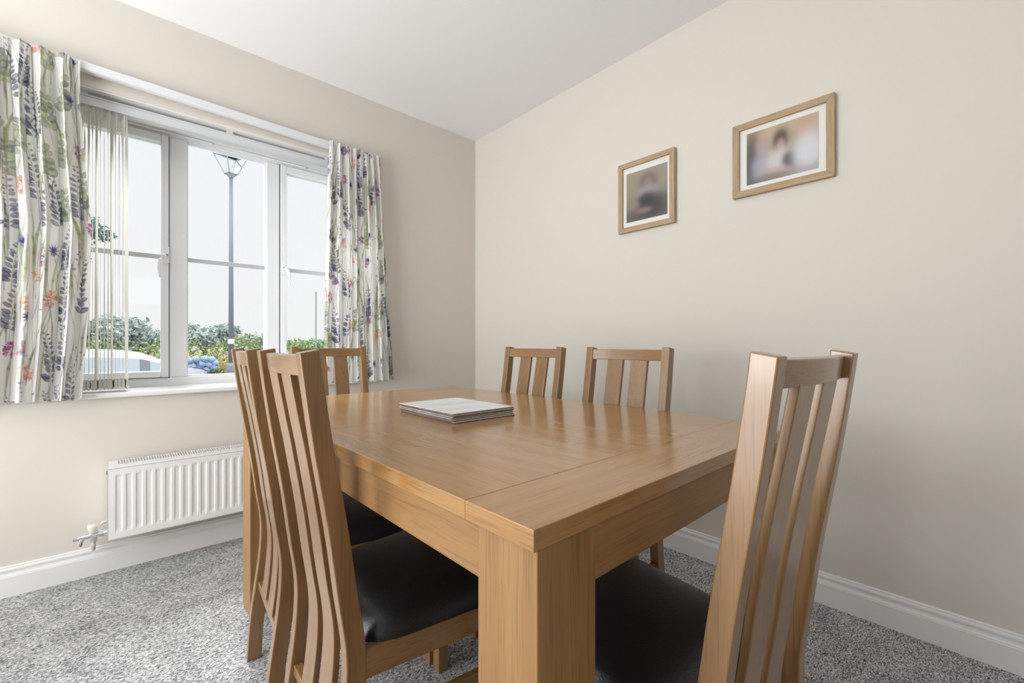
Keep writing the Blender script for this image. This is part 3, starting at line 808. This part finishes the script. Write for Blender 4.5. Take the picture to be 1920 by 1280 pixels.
for (lx, ly) in [(X0 + ohx, Y0 + ohy), (X1 - ohx - lw, Y0 + ohy), (X0 + ohx, Y1 - ohy - lw), (X1 - ohx - lw, Y1 - ohy - lw)]:
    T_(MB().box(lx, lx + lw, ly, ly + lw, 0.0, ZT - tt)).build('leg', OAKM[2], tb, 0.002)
za = 0.6745
for (a, b_, c_, d_, ax) in [(X0 + ohx + 0.002, X0 + ohx + 0.024, Y0 + ohy + lw, Y1 - ohy - lw, 1), (X1 - ohx - 0.024, X1 - ohx - 0.002, Y0 + ohy + lw, Y1 - ohy - lw, 1),
                            (X0 + ohx + lw, X1 - ohx - lw, Y0 + ohy + 0.002, Y0 + ohy + 0.024, 0), (X0 + ohx + lw, X1 - ohx - lw, Y1 - ohy - 0.024, Y1 - ohy - 0.002, 0)]:
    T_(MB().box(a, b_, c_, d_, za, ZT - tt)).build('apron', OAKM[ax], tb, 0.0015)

# placemats
M_matface = None
def mat_face():
    m, nt, b = newmat('placemat_face_print')
    tc = N(nt, 'ShaderNodeTexCoord'); mp = N(nt, 'ShaderNodeMapping'); mp.inputs['Scale'].default_value = (3.0, 16.0, 1)
    mp.inputs['Rotation'].default_value = (0, 0, R(8))
    n1 = N(nt, 'ShaderNodeTexNoise'); n1.inputs['Scale'].default_value = 1.0; n1.inputs['Detail'].default_value = 4
    nt.links.new(tc.outputs['Object'], mp.inputs['Vector']); nt.links.new(mp.outputs[0], n1.inputs['Vector'])
    rp = ramp(nt, [(0.3, (0.60, 0.64, 0.70)), (0.5, (0.78, 0.79, 0.81)), (0.7, (0.86, 0.86, 0.85))])
    nt.links.new(n1.outputs['Fac'], rp.inputs[0]); nt.links.new(rp.outputs[0], b.inputs['Base Color'])
    b.inputs['Roughness'].default_value = 0.35
    return m
M_matface = mat_face()
M_matedge = simple('hardboard_edge', (0.20, 0.145, 0.105), 0.7, var=0.3, bscale=60)
M_cork = simple('dark_cork_backing', (0.075, 0.05, 0.035), 0.85, var=0.3, bscale=300)
rnd = random.Random(3)
mlab = ['bottom placemat of the stack on the oak table', 'second placemat up in the stack on the table', 'third placemat up in the stack on the table', 'third placemat down in the stack on the table', 'second placemat down, right under the topmost one', 'topmost placemat with a pale grey streaked print, on the stack']
for i in range(6):
    hx_, hy_, th_ = 0.1155, 0.1545, 0.0047
    cx_, cy_ = 0.8185 + rnd.uniform(-0.002, 0.002), 1.163 + rnd.uniform(-0.0025, 0.0025)
    if i == 0: cx_ += 0.004; cy_ += -0.002
    z0_ = ZT + i * th_
    t = thing('placemat', mlab[i], 'placemat', (cx_, cy_, z0_), R(-0.6 + rnd.uniform(-0.7, 0.7)), 'stack of placemats')
    def rr(hx, hy, r_=0.006, n=5):
        out = []
        for (sx, sy, a0) in ((1, 1, 0), (-1, 1, 90), (-1, -1, 180), (1, -1, 270)):
            for k in range(n + 1):
                a = R(a0 + 90 * k / n); out.append((sx * (hx - r_) + r_ * math.cos(a), sy * (hy - r_) + r_ * math.sin(a)))
        return out
    lp = rr(hx_, hy_)
    MB().ribbon([[(x, y, 0.0) for x, y in lp], [(x, y, 0.0009) for x, y in lp]]).build('cork_backing', M_cork, t)
    MB().ribbon([[(x, y, 0.0009) for x, y in lp], [(x, y, th_ - 0.0012) for x, y in lp]]).build('board', M_matedge, t)
    l2 = rr(hx_ - 0.0004, hy_ - 0.0004)
    MB().ribbon([[(x, y, th_ - 0.0012) for x, y in lp], [(x, y, th_ - 0.0006) for x, y in lp], [(x, y, th_ - 0.0001) for x, y in l2]]).build('printed_face', M_matface, t)

# ------------------------------------------------------------------ dining chairs
KZ = np.array([0, .15, .28, .36, .44, .52, .64, .8, 1.0])
KU = np.array([.0426, .0537, .0712, .0792, .0800, .0691, .0531, .0274, 0.0])
def spline_m(x, y):
    n = len(x); h = np.diff(x); A = np.eye(n); b = np.zeros(n)
    for i in range(1, n - 1):
        A[i, i - 1] = h[i - 1]; A[i, i] = 2 * (h[i - 1] + h[i]); A[i, i + 1] = h[i]
        b[i] = 6 * ((y[i + 1] - y[i]) / h[i] - (y[i] - y[i - 1]) / h[i - 1])
    return np.linalg.solve(A, b)
KM = spline_m(KZ, KU)
def pu(z):
    i = min(max(int(np.searchsorted(KZ, z)) - 1, 0), len(KZ) - 2)
    h = KZ[i + 1] - KZ[i]; t = z - KZ[i]
    return KU[i] + t * ((KU[i + 1] - KU[i]) / h - h * (2 * KM[i] + KM[i + 1]) / 6) + t * t * KM[i] / 2 + t ** 3 * (KM[i + 1] - KM[i]) / (6 * h)
def pdp(z): return 0.0400 - 0.0070 * z
HC, CW, PW = 0.986, 0.354, 0.0297
ZZ = list(np.linspace(0, HC, 42))
def make_chair(label):
    t = thing('dining_chair', label, 'chair', (0, 0, 0), 0, 'oak slat-back dining chairs')
    hw = CW / 2
    for s in (1, -1):
        v0, v1 = s * (hw - PW), s * hw
        rings = []
        for z in ZZ:
            u0 = pu(z); u1 = u0 + pdp(z)
            zf = z + (0.006 if z == ZZ[-1] else 0)
            rings.append([(u0, v0, z), (u1, v0, zf), (u1, v1, zf), (u0, v1, z)])
        MB().ribbon(rings).build('back_post', ASH[2], t, 0.0022, 2)
    # curved top rail
    zr0, zr1 = 0.9435, 0.981
    rings = []
    n = 16
    for k in range(n + 1):
        v = -(hw - PW) + 2 * (hw - PW) * k / n
        q = 1 - (v / (hw - PW)) ** 2
        def uu(z): return pu(z) + 0.0125 - 0.0150 * q
        rings.append([(uu(zr0), v, zr0), (uu(zr0) + 0.018, v, zr0), (uu(zr1) + 0.018, v, zr1 + 0.002), (uu(zr1), v, zr1)])
    MB().ribbon(rings).build('top_rail', ASH[1], t, 0.002)
    # two broad bent slats running down to the low stretcher
    for s in (1, -1):
        va_, vb_ = s * 0.0175, s * 0.0845
        rings = []
        for z in np.linspace(0.238, 0.948, 34):
            u = pu(z) + 0.0075
            top = max(0.0, (z - 0.80) / 0.148)
            u -= 0.006 * top
            rings.append([(u, va_, z), (u + 0.0135, va_, z), (u + 0.0135, vb_, z), (u, vb_, z)])
        MB().ribbon(rings).build('back_slat', ASH[2], t, 0.0018)
    us = pu(0.235) + 0.008
    MB().box(us, us + 0.020, -(hw - PW), hw - PW, 0.222, 0.245).build('back_stretcher', ASH[1], t, 0.0018)
    # seat rails (trapezoid, wider at the front)
    ub, uf = pu(0.41) + 0.034, 0.523
    hb, hf = 0.177, 0.218
    zs0, zs1 = 0.376, 0.432
    def side(u): return hb + (hf - hb) * (u - ub) / (uf - ub)
    lg = 0.036
    for s in (1, -1):
        ua, uc = ub - 0.004, uf - lg + 0.001
        o0, o1 = side(ua) - 0.001, side(uc) - 0.001
        MB().hexa([(ua, s * (o0 - 0.02), zs0), (uc, s * (o1 - 0.02), zs0), (uc, s * o1, zs0), (ua, s * o0, zs0)], [(ua, s * (o0 - 0.02), zs1), (uc, s * (o1 - 0.02), zs1), (uc, s * o1, zs1), (ua, s * o0, zs1)]).build('side_seat_rail', ASH[0], t, 0.0018)
        # front leg, slightly tapered
        b0, b1 = uf - lg, uf
        MB().hexa([(b0 + 0.002, s * (hf - lg + 0.002), 0), (b1, s * (hf - lg + 0.002), 0), (b1, s * hf, 0), (b0 + 0.002, s * hf, 0)], [(b0, s * (hf - lg), zs1), (b1, s * (hf - lg), zs1), (b1, s * hf, zs1), (b0, s * hf, zs1)]).build('front_leg', ASH[2], t, 0.002)
        # side stretcher
        ua = pu(0.27) + 0.03
        o0, o1 = side(ua) - 0.010, side(uc) - 0.010
        MB().hexa([(ua, s * (o0 - 0.016), 0.258), (uc, s * (o1 - 0.016), 0.258), (uc, s * o1, 0.258), (ua, s * o0, 0.258)], [(ua, s * (o0 - 0.016), 0.28), (uc, s * (o1 - 0.016), 0.28), (uc, s * o1, 0.28), (ua, s * o0, 0.28)]).build('side_stretcher', ASH[0], t, 0.0018)
    MB().box(uf - 0.024, uf - 0.003, -(hf - lg + 0.001), hf - lg + 0.001, zs0, zs1).build('front_seat_rail', ASH[1], t, 0.0018)
    MB().box(ub - 0.006, ub + 0.014, -(hw - PW - 0.001), hw - PW - 0.001, zs0, zs1).build('back_seat_rail', ASH[1], t, 0.0018)
    # padded seat: flat base, swelling sides, domed top
    nu, nv_ = 30, 30
    u0, u1 = ub + 0.002, uf + 0.004
    vs_ = []; fs_ = []
    for i in range(nu + 1):
        a = i / nu; u = u0 + (u1 - u0) * a
        for j in range(nv_ + 1):
            b_ = -1 + 2 * j / nv_
            hwid = side(u) + 0.0005 + 0.004 * a
            # round the corners and edges of the pad
            ea = abs(2 * a - 1); eb = abs(b_)
            edge = max(ea, eb)
            p_ = (ea ** 8 + eb ** 8) ** (1 / 8)
            sc_ = 1.0 if p_ <= 1 else 1 / p_
            uu_ = (u0 + u1) / 2 + (u - (u0 + u1) / 2) * sc_
            vv = b_ * hwid * sc_
            q = min(1.0, p_)
            zz = 0.433 + 0.043 * (1 - q ** 8) ** 0.5 + 0.012 * (1 - ea ** 2) * (1 - eb ** 2)
            vs_.append((uu_, vv, zz))
    for i in range(nu):
        for j in range(nv_):
            k = i * (nv_ + 1) + j
            fs_.append((k, k + nv_ + 1, k + nv_ + 2, k + 1))
    n_ = len(vs_)
    rim = [j for j in range(nv_ + 1)] + [i * (nv_ + 1) + nv_ for i in range(1, nu + 1)] + [nu * (nv_ + 1) + j for j in range(nv_ - 1, -1, -1)] + [i * (nv_ + 1) for i in range(nu - 1, 0, -1)]
    low = [(vs_[k][0], vs_[k][1], 0.4305) for k in rim]
    vs_ += low
    m_ = len(rim)
    for k in range(m_):
        fs_.append((rim[k], rim[(k + 1) % m_], n_ + (k + 1) % m_, n_ + k))
    fs_.append(tuple(n_ + k for k in range(m_)))
    so = MB().add(vs_, fs_).build('seat_pad', M_leather, t, smooth=True)
    return t
def dup(root, loc, rz, label):
    r_ = root.copy(); C.objects.link(r_); r_.location = loc; r_.rotation_euler = (0, 0, rz); r_['label'] = label
    for ch_ in list(root.children):
        c_ = ch_.copy(); C.objects.link(c_); c_.parent = r_
    return r_
labs = ['oak slat-back chair on the left side of the table, nearer the camera', 'oak slat-back chair on the left side of the table, nearer the window',
        'oak slat-back chair at the far end of the table, before the right curtain', 'oak slat-back chair on the picture wall side, further back near the corner',
        'oak slat-back chair on the picture wall side, nearer the camera', 'oak slat-back chair at the near end of the table, largest at the right']
poses = [(.2417, .9678, -2.04), (.2648, 1.4398, -4.71), (.7925, 2.20, -89.92), (1.440, 1.404, 180.2), (1.440, .9165, 179.7), (.7582, .1592, 87.2)]
ch0 = make_chair(labs[0])
ch0.location = (poses[0][0], poses[0][1], 0); ch0.rotation_euler = (0, 0, R(poses[0][2]))
for lb, (x, y, a) in list(zip(labs, poses))[1:]:
    dup(ch0, (x, y, 0), R(a), lb)

# ------------------------------------------------------------------ outside
ZG = -0.54
struct(MB().box(-30, 40, YW + TH, 90, ZG - 0.2, ZG).build('ground', simple('asphalt_and_verge', (0.16, 0.17, 0.15), 0.9, var=0.4, bscale=3)), 'ground outside the window', 'ground')

def leaves(name, boxes, n, size, cols, seed, parent=None, label=None, cat=None, mat=M_leaf, group=None):
    """foliage: boxes = list of ellipsoids (cx,cy,cz,rx,ry,rz,weight); each leaf a small bent card"""
    r = np.random.RandomState(seed)
    w_ = np.array([b[6] for b in boxes], float); w_ /= w_.sum()
    pick = r.choice(len(boxes), n, p=w_)
    B = np.array([b[:6] for b in boxes])[pick]
    d = r.normal(size=(n, 3)); d /= np.linalg.norm(d, axis=1)[:, None]
    rad = r.uniform(0.35, 1.0, n) ** 0.5
    P = B[:, :3] + d * B[:, 3:] * rad[:, None]
    P += r.normal(size=(n, 3)) * size * 0.6
    P[:, 2] = np.maximum(P[:, 2], ZG + 0.02)
    u = r.normal(size=(n, 3)); u /= np.linalg.norm(u, axis=1)[:, None]
    v = np.cross(u, r.normal(size=(n, 3))); v /= np.linalg.norm(v, axis=1)[:, None]
    nn = np.cross(u, v)
    s_ = size * r.uniform(0.6, 1.3, n)[:, None]
    V_ = np.stack([P - u * s_, P + v * s_ * 0.45 + nn * s_ * 0.12, P + u * s_, P - v * s_ * 0.45 + nn * s_ * 0.12], 1).reshape(-1, 3)
    me = bpy.data.meshes.new(name)
    me.vertices.add(4 * n); me.vertices.foreach_set('co', V_.reshape(-1))
    me.loops.add(4 * n); me.loops.foreach_set('vertex_index', np.arange(4 * n, dtype=np.int32))
    me.polygons.add(n); me.polygons.foreach_set('loop_start', np.arange(0, 4 * n, 4, dtype=np.int32))
    me.update(calc_edges=True)
    cc = np.array([lin(c) for c in cols])[r.randint(len(cols), size=n)] * r.uniform(0.8, 1.2, n)[:, None]
    c4 = np.ones((n, 4, 4), np.float32); c4[..., :3] = cc[:, None, :].clip(0, 1)
    at = me.color_attributes.new('Col', 'FLOAT_COLOR', 'POINT'); at.data.foreach_set('color', c4.reshape(-1))
    me.materials.append(mat)
    o = bpy.data.objects.new(name, me); C.objects.link(o)
    if parent is not None: o.parent = parent
    if label: tag(o, label, cat, group)
    return o

# horizontal heading for a pixel column of the photograph, used only to find where things stand
AZ = R(47.526)
def at(px, dist_y):
    k = (px - 960) / 824.2
    dx, dy = math.cos(AZ) + math.sin(AZ) * k, math.sin(AZ) - math.cos(AZ) * k
    return dx / dy * dist_y

# hedge behind the car
r = random.Random(4)
bx = []
for i in range(60):
    x = -3.0 + 13 * i / 59
    bx.append((x + r.uniform(-.1, .1), 15.2 + r.uniform(-.25, .25), ZG + 0.6, 0.35, 0.45, 0.72 + r.uniform(-.1, .12), 1))
leaves('hedge', bx, 26000, 0.055, [(206, 196, 138), (190, 188, 128), (172, 178, 118), (214, 186, 132), (210, 160, 118), (146, 158, 108), (222, 212, 158)], 1, None, 'yellow and orange tipped hedge behind the parked car', 'hedge')
bx = []
for i in range(50):
    x = -4.0 + 17 * i / 49
    h = 1.62 + 0.14 * math.sin(i * 1.3) + r.uniform(-.10, .10) + (0.06 if x > 3.2 else 0)
    bx.append((x, 17.2 + r.uniform(-.3, .3), ZG + h * 0.55, 0.45, 0.5, h * 0.48, 1))
leaves('hedge', bx, 24000, 0.06, [(150, 166, 116), (134, 154, 108), (168, 178, 126), (116, 140, 104), (178, 184, 136)], 2, None, 'taller green hedge rising behind the yellow hedge', 'hedge')

def tree(name, px, dy, zc, spread, height, n, size, cols, seed, label, cat='tree', trunk_r=0.12, blobs=14):
    x = at(px, dy)
    t = thing(name, label, cat, (x, dy, ZG), 0, 'trees on the skyline')
    rr_ = random.Random(seed)
    bxs = []
    for i in range(blobs):
        a = rr_.uniform(0, 6.28); q = spread * math.sqrt(rr_.random()) * 0.75
        bz = zc - ZG + rr_.uniform(-0.45, 0.35) * height * (1 - q / spread * 0.6)
        bxs.append((q * math.cos(a), q * math.sin(a), bz, spread * 0.36, spread * 0.36, height * 0.24, 1))
    o = leaves('foliage', bxs, n, size, cols, seed, t)
    tr = MB().tube([(0, 0, 0), (0.02, 0, (zc - ZG) * 0.5), (0, 0, zc - ZG)], [trunk_r, trunk_r * 0.8, trunk_r * 0.3], 8)
    for i in range(5):
        b = bxs[i]
        tr.tube([(0, 0, (zc - ZG) * 0.55), (b[0] * 0.5, b[1] * 0.5, (zc - ZG) * 0.75), (b[0], b[1], b[2])], [trunk_r * 0.5, trunk_r * 0.3, trunk_r * 0.12], 6)
    tr.build('trunk', simple('bark', (0.12, 0.10, 0.08), 0.9) if 'bark' not in bpy.data.materials else bpy.data.materials['bark'], t)
    return t
hazy_c = [(186, 196, 192), (172, 184, 180), (198, 206, 198), (160, 174, 172)]  # leaf colours paled to stand in for haze over the distance
tree('tree', 383, 30, 1.60, 1.6, 1.4, 5200, 0.12, hazy_c, 11, 'round topped distant tree left of the street lamp')
tree('tree', 192, 24, 1.55, 1.5, 1.35, 5200, 0.12, hazy_c, 12, 'distant tree showing through the blind vanes')
tree('tree', 278, 40, 1.35, 2.7, 1.5, 5200, 0.13, hazy_c, 13, 'low wide distant tree left of the first mullion')
tree('tree', 226, 50, 1.3, 2.2, 1.4, 3000, 0.13, hazy_c, 14, 'small distant tree between two taller ones behind the blind')
tree('tree', 470, 28, 1.20, 1.5, 0.95, 700, 0.10, [(130, 146, 128), (150, 160, 130)], 15, 'sparse twiggy tree right of the street lamp', blobs=22, trunk_r=0.04)
tree('tree', 572, 45, 1.05, 4.5, 0.8, 6000, 0.17, [(140, 172, 124), (128, 160, 120), (156, 184, 140)], 16, 'long low pale green trees seen in the right hand pane')
# near branch showing high in the left light
tn = thing('tree', 'leafy branch of a tree at the left, high behind the blind', 'tree', (at(150, 14), 14, ZG), 0, 'trees on the skyline')
cx = at(192, 14) - at(150, 14)
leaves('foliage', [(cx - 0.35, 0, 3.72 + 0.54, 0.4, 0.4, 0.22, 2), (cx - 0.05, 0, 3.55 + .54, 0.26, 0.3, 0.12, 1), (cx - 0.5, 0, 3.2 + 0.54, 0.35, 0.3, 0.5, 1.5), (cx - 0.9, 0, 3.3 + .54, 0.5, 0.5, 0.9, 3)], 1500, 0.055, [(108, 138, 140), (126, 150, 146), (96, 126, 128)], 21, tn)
MB().tube([(-0.6, 0, 0), (-0.6, 0, 2.4), (-0.45, 0, 3.4), (cx - 0.3, 0, 4.2)], [0.11, 0.09, 0.05, 0.012], 8).build('trunk', bpy.data.materials['bark'], tn)

# hydrangea
hyx = at(371, 13.3)
hy = thing('hydrangea', 'blue flowering hydrangea bush behind the car boot', 'shrub', (hyx, 13.3, ZG))
leaves('foliage', [(0.0, 0, 0.62, 0.45, 0.4, 0.5, 1), (0.35, 0.1, 0.5, 0.35, 0.35, 0.45, 1)], 2600, 0.06, [(112, 134, 84), (134, 150, 96), (96, 120, 80)], 31, hy)
hp = [(-0.22, 1.16), (-0.09, 1.19), (0.09, 1.20), (0.23, 1.18), (-0.16, 1.03), (0.03, 1.07), (0.17, 1.05), (-0.02, 0.95), (0.12, 0.93), (0.27, 0.99), (-0.26, 0.93), (0.30, 1.09)]
M_hyd = simple('hydrangea_blue', (0.42, 0.55, 0.80), 0.8, bump=0.8, bscale=40, var=0.25)
for i, (hx_, hz_) in enumerate(hp):
    hb_ = MB(); rr_ = random.Random(i + 50)
    for k in range(80):
        th_ = math.acos(1 - 2 * (k + 0.5) / 80); ph_ = k * 2.39996
        n_ = Vector((math.sin(th_) * math.cos(ph_), math.sin(th_) * math.sin(ph_), math.cos(th_)))
        c_ = Vector((hx_, -0.38 + 0.1 * (1.2 - hz_), hz_)) + Vector((n_.x * 0.085, n_.y * 0.085, n_.z * 0.075))
        s1 = n_.orthogonal().normalized(); s2 = n_.cross(s1)
        a0 = rr_.uniform(0, 1.5)
        for q in range(4):
            a = a0 + q * math.pi / 2
            d1 = s1 * math.cos(a) + s2 * math.sin(a); d2 = s1 * math.cos(a + 0.8) + s2 * math.sin(a + 0.8); d0 = s1 * math.cos(a - 0.8) + s2 * math.sin(a - 0.8)
            hb_.add([c_, c_ + d0 * 0.013 + n_ * 0.003, c_ + d1 * 0.02 + n_ * 0.004, c_ + d2 * 0.013 + n_ * 0.003], [(0, 1, 2, 3)])
    hb_.sphere((hx_, -0.38 + 0.1 * (1.2 - hz_), hz_), 0.078, 0.078, 0.068, 14, 10)
    hb_.build('flower_head', M_hyd, hy, fixn=False)

# street lamp
lx = at(433.3, 10.9)
lp = thing('street_lamp', 'tall grey street lamp with a tapered lantern outside the middle pane', 'street lamp', (lx, 10.9, ZG))
MB().tube([(0, 0, 0.0), (0, 0, 1.02), (0, 0, 1.10), (0, 0, 1.16)], [0.105, 0.098, 0.085, 0.056], 12).build('base', M_pewter, lp)
MB().tube([(0, 0, 1.14), (0, 0, 3.0), (0, 0, 5.12)], [0.050, 0.042, 0.036], 14).build('post', M_pewter, lp, smooth=True)
MB().tube([(0, 0, 1.56), (0, 0, 1.66)], [0.062, 0.062], 14).build('notice_band', M_white, lp)
hd = MB()
zb_, zt_ = 5.16, 5.58
hb0, ht0 = 0.085, 0.235
cor = [(-1, -1), (1, -1), (1, 1), (-1, 1)]
for k in range(4):
    (ax_, ay_), (bx_, by_) = cor[k], cor[(k + 1) % 4]
    hd.tube([(ax_ * hb0, ay_ * hb0, zb_), (ax_ * ht0, ay_ * ht0, zt_)], 0.011, 6)
    hd.tube([(ax_ * ht0, ay_ * ht0, zt_), (bx_ * ht0, by_ * ht0, zt_)], 0.016, 6)
    hd.tube([(ax_ * hb0, ay_ * hb0, zb_), (bx_ * hb0, by_ * hb0, zb_)], 0.016, 6)
hd.tube([(0, 0, 5.08), (0, 0, 5.12), (0, 0, 5.17)], [0.04, 0.075, 0.095], 12)
hdo = hd.build('lantern_frame', M_lantern, lp); hdo.rotation_euler = (0, 0, R(20))
gl = MB().hexa([(x * hb0, y * hb0, zb_) for x, y in cor], [(x * ht0, y * ht0, zt_) for x, y in cor]).build('lantern_glass', glassmat('lantern_glass', (0.93, 0.94, 0.95)), lp); gl.rotation_euler = (0, 0, R(20))
tp_ = MB().hexa([(x * ht0, y * ht0, zt_) for x, y in cor], [(x * 0.21, y * 0.21, zt_ + 0.02) for x, y in cor])
tpo = tp_.build('lantern_roof', bpy.data.materials['lantern_glass'], lp); tpo.rotation_euler = (0, 0, R(20))
# thin pole far right
pxx = at(592.5, 13.5)
tag(MB().tube([(pxx, 13.5, ZG), (pxx, 13.5, 2.56)], 0.022, 10).build('pole', simple('galvanised_grey', (0.33, 0.36, 0.38), 0.5)), 'thin grey pole standing outside the right hand pane', 'pole')

# parked car (its rear end is towards the right)
M_paint = simple('silver_car_paint', (0.30, 0.31, 0.36), 0.25, 0.25, coat=0.6)
M_cglass = simple('car_window_glass', (0.20, 0.26, 0.29), 0.08, 0.0, spec=1.0)  # bluish base colour stands in for reflected sky
M_rub = simple('black_rubber', (0.03, 0.03, 0.032), 0.7)
M_trim = simple('grey_pillar_trim', (0.11, 0.125, 0.15), 0.35)
car = thing('car', 'silver saloon car parked outside behind the left light of the window', 'car', (1.5, 11.4, ZG))
# stations along the car, s = metres from the rear
prof = [(0.0, 0.62, 0.80, 0.80), (0.06, 0.86, 1.03, 1.03), (0.14, 0.88, 1.075, 1.075), (0.32, 0.89, 1.115, 1.115), (0.50, 0.89, 1.03, 1.155), (0.75, 0.89, 0.99, 1.25), (1.06, 0.90, 0.97, 1.40), (1.35, 0.90, 0.96, 1.447), (1.6, 0.90, 0.955, 1.462), (2.0, 0.90, 0.95, 1.468),
        (2.5, 0.90, 0.94, 1.43), (2.9, 0.90, 0.93, 1.29), (3.35, 0.89, 0.93, 1.02), (3.5, 0.89, 0.93, 0.96), (4.0, 0.87, 0.88, 0.88), (4.35, 0.83, 0.78, 0.78), (4.5, 0.70, 0.62, 0.62)]
prof_s = np.array([p[0] for p in prof])
def stn(s):
    w_ = np.interp(s, prof_s, [p[1] for p in prof]); zb = np.interp(s, prof_s, [p[2] for p in prof]); zr = np.interp(s, prof_s, [p[3] for p in prof])
    return w_, zb, zr
def halfsec(s):
    w_, zb, zr = stn(s)
    g = max(zr - zb, 0.0)
    roofw = w_ - 0.04 - 0.27 * min(1, g / 0.5)
    return [(w_ - 0.10, 0.20), (w_ - 0.02, 0.32), (w_, 0.55), (w_ - 0.005, 0.78 if zb > 0.8 else zb * 0.9), (w_ - 0.035, zb - 0.01), (w_ - 0.05, zb),
            (roofw + 0.02, zb + g * 0.86), (roofw - 0.03, zb + g * 0.95), (roofw - 0.14, zb + g * 0.99), (roofw * 0.4, zr), (0, zr)]
rings = []
for s in np.concatenate([np.linspace(0, 0.14, 5), np.linspace(0.2, 4.3, 56), np.linspace(4.35, 4.5, 4)]):
    h = halfsec(s)
    rings.append([(-s, -a_, b_) for a_, b_ in h] + [(-s, a_, b_) for a_, b_ in reversed(h[:-1])])
MB().ribbon(rings).build('body', M_paint, car, smooth=True)
def side_glass(ss, nm, z_lo=0.03, topk=0.70):
    for sd in (-1, 1):
        g_ = MB(); rings = []
        for s in ss:
            w_, zb, zr = stn(s); g = zr - zb
            roofw = w_ - 0.04 - 0.27 * min(1, g / 0.5)
            def pt(k): # along the cabin side from belt (0) to roof edge (.86)
                return (w_ - 0.05 + (roofw + 0.02 - (w_ - 0.05)) * k / 0.86, zb + g * k)
            a0, z0_ = pt(0.08); a1, z1_ = pt(max(0.1, topk))
            rings.append([(-s, sd * (a0 + 0.006), z0_), (-s, sd * (a1 + 0.006), z1_), (-s, sd * (a1 - 0.01), z1_), (-s, sd * (a0 - 0.01), z0_)])
        g_.ribbon(rings); g_.build(nm, M_cglass if nm.startswith('side') or nm.startswith('quarter') else M_trim, car, fixn=True)
side_glass(np.linspace(0.66, 0.94, 6), 'quarter_window')
side_glass(np.linspace(0.94, 1.09, 4), 'door_pillar')
side_glass(np.linspace(1.09, 1.86, 10), 'side_window')
side_glass(np.linspace(1.86, 1.97, 3), 'door_pillar')
side_glass(np.linspace(1.97, 2.95, 10), 'side_window')
fin = MB().hexa([(-1.06, -0.02, 1.39), (-1.06, 0.02, 1.39), (-1.24, 0.02, 1.425), (-1.24, -0.02, 1.425)], [(-1.08, -0.005, 1.45), (-1.08, 0.005, 1.45), (-1.15, 0.005, 1.44), (-1.15, -0.005, 1.44)])
fin.build('aerial_fin', M_rub, car)
for sx in (0.85, 3.6):
    for sd in (-1, 1):
        wh = MB().tube([(-sx, sd * 0.72, 0.31), (-sx, sd * 0.905, 0.31)], 0.31, 28).build('wheel', M_rub, car)
        MB().tube([(-sx, sd * 0.90, 0.31), (-sx, sd * 0.915, 0.31)], 0.20, 20).build('hub_cap', M_chrome, wh)
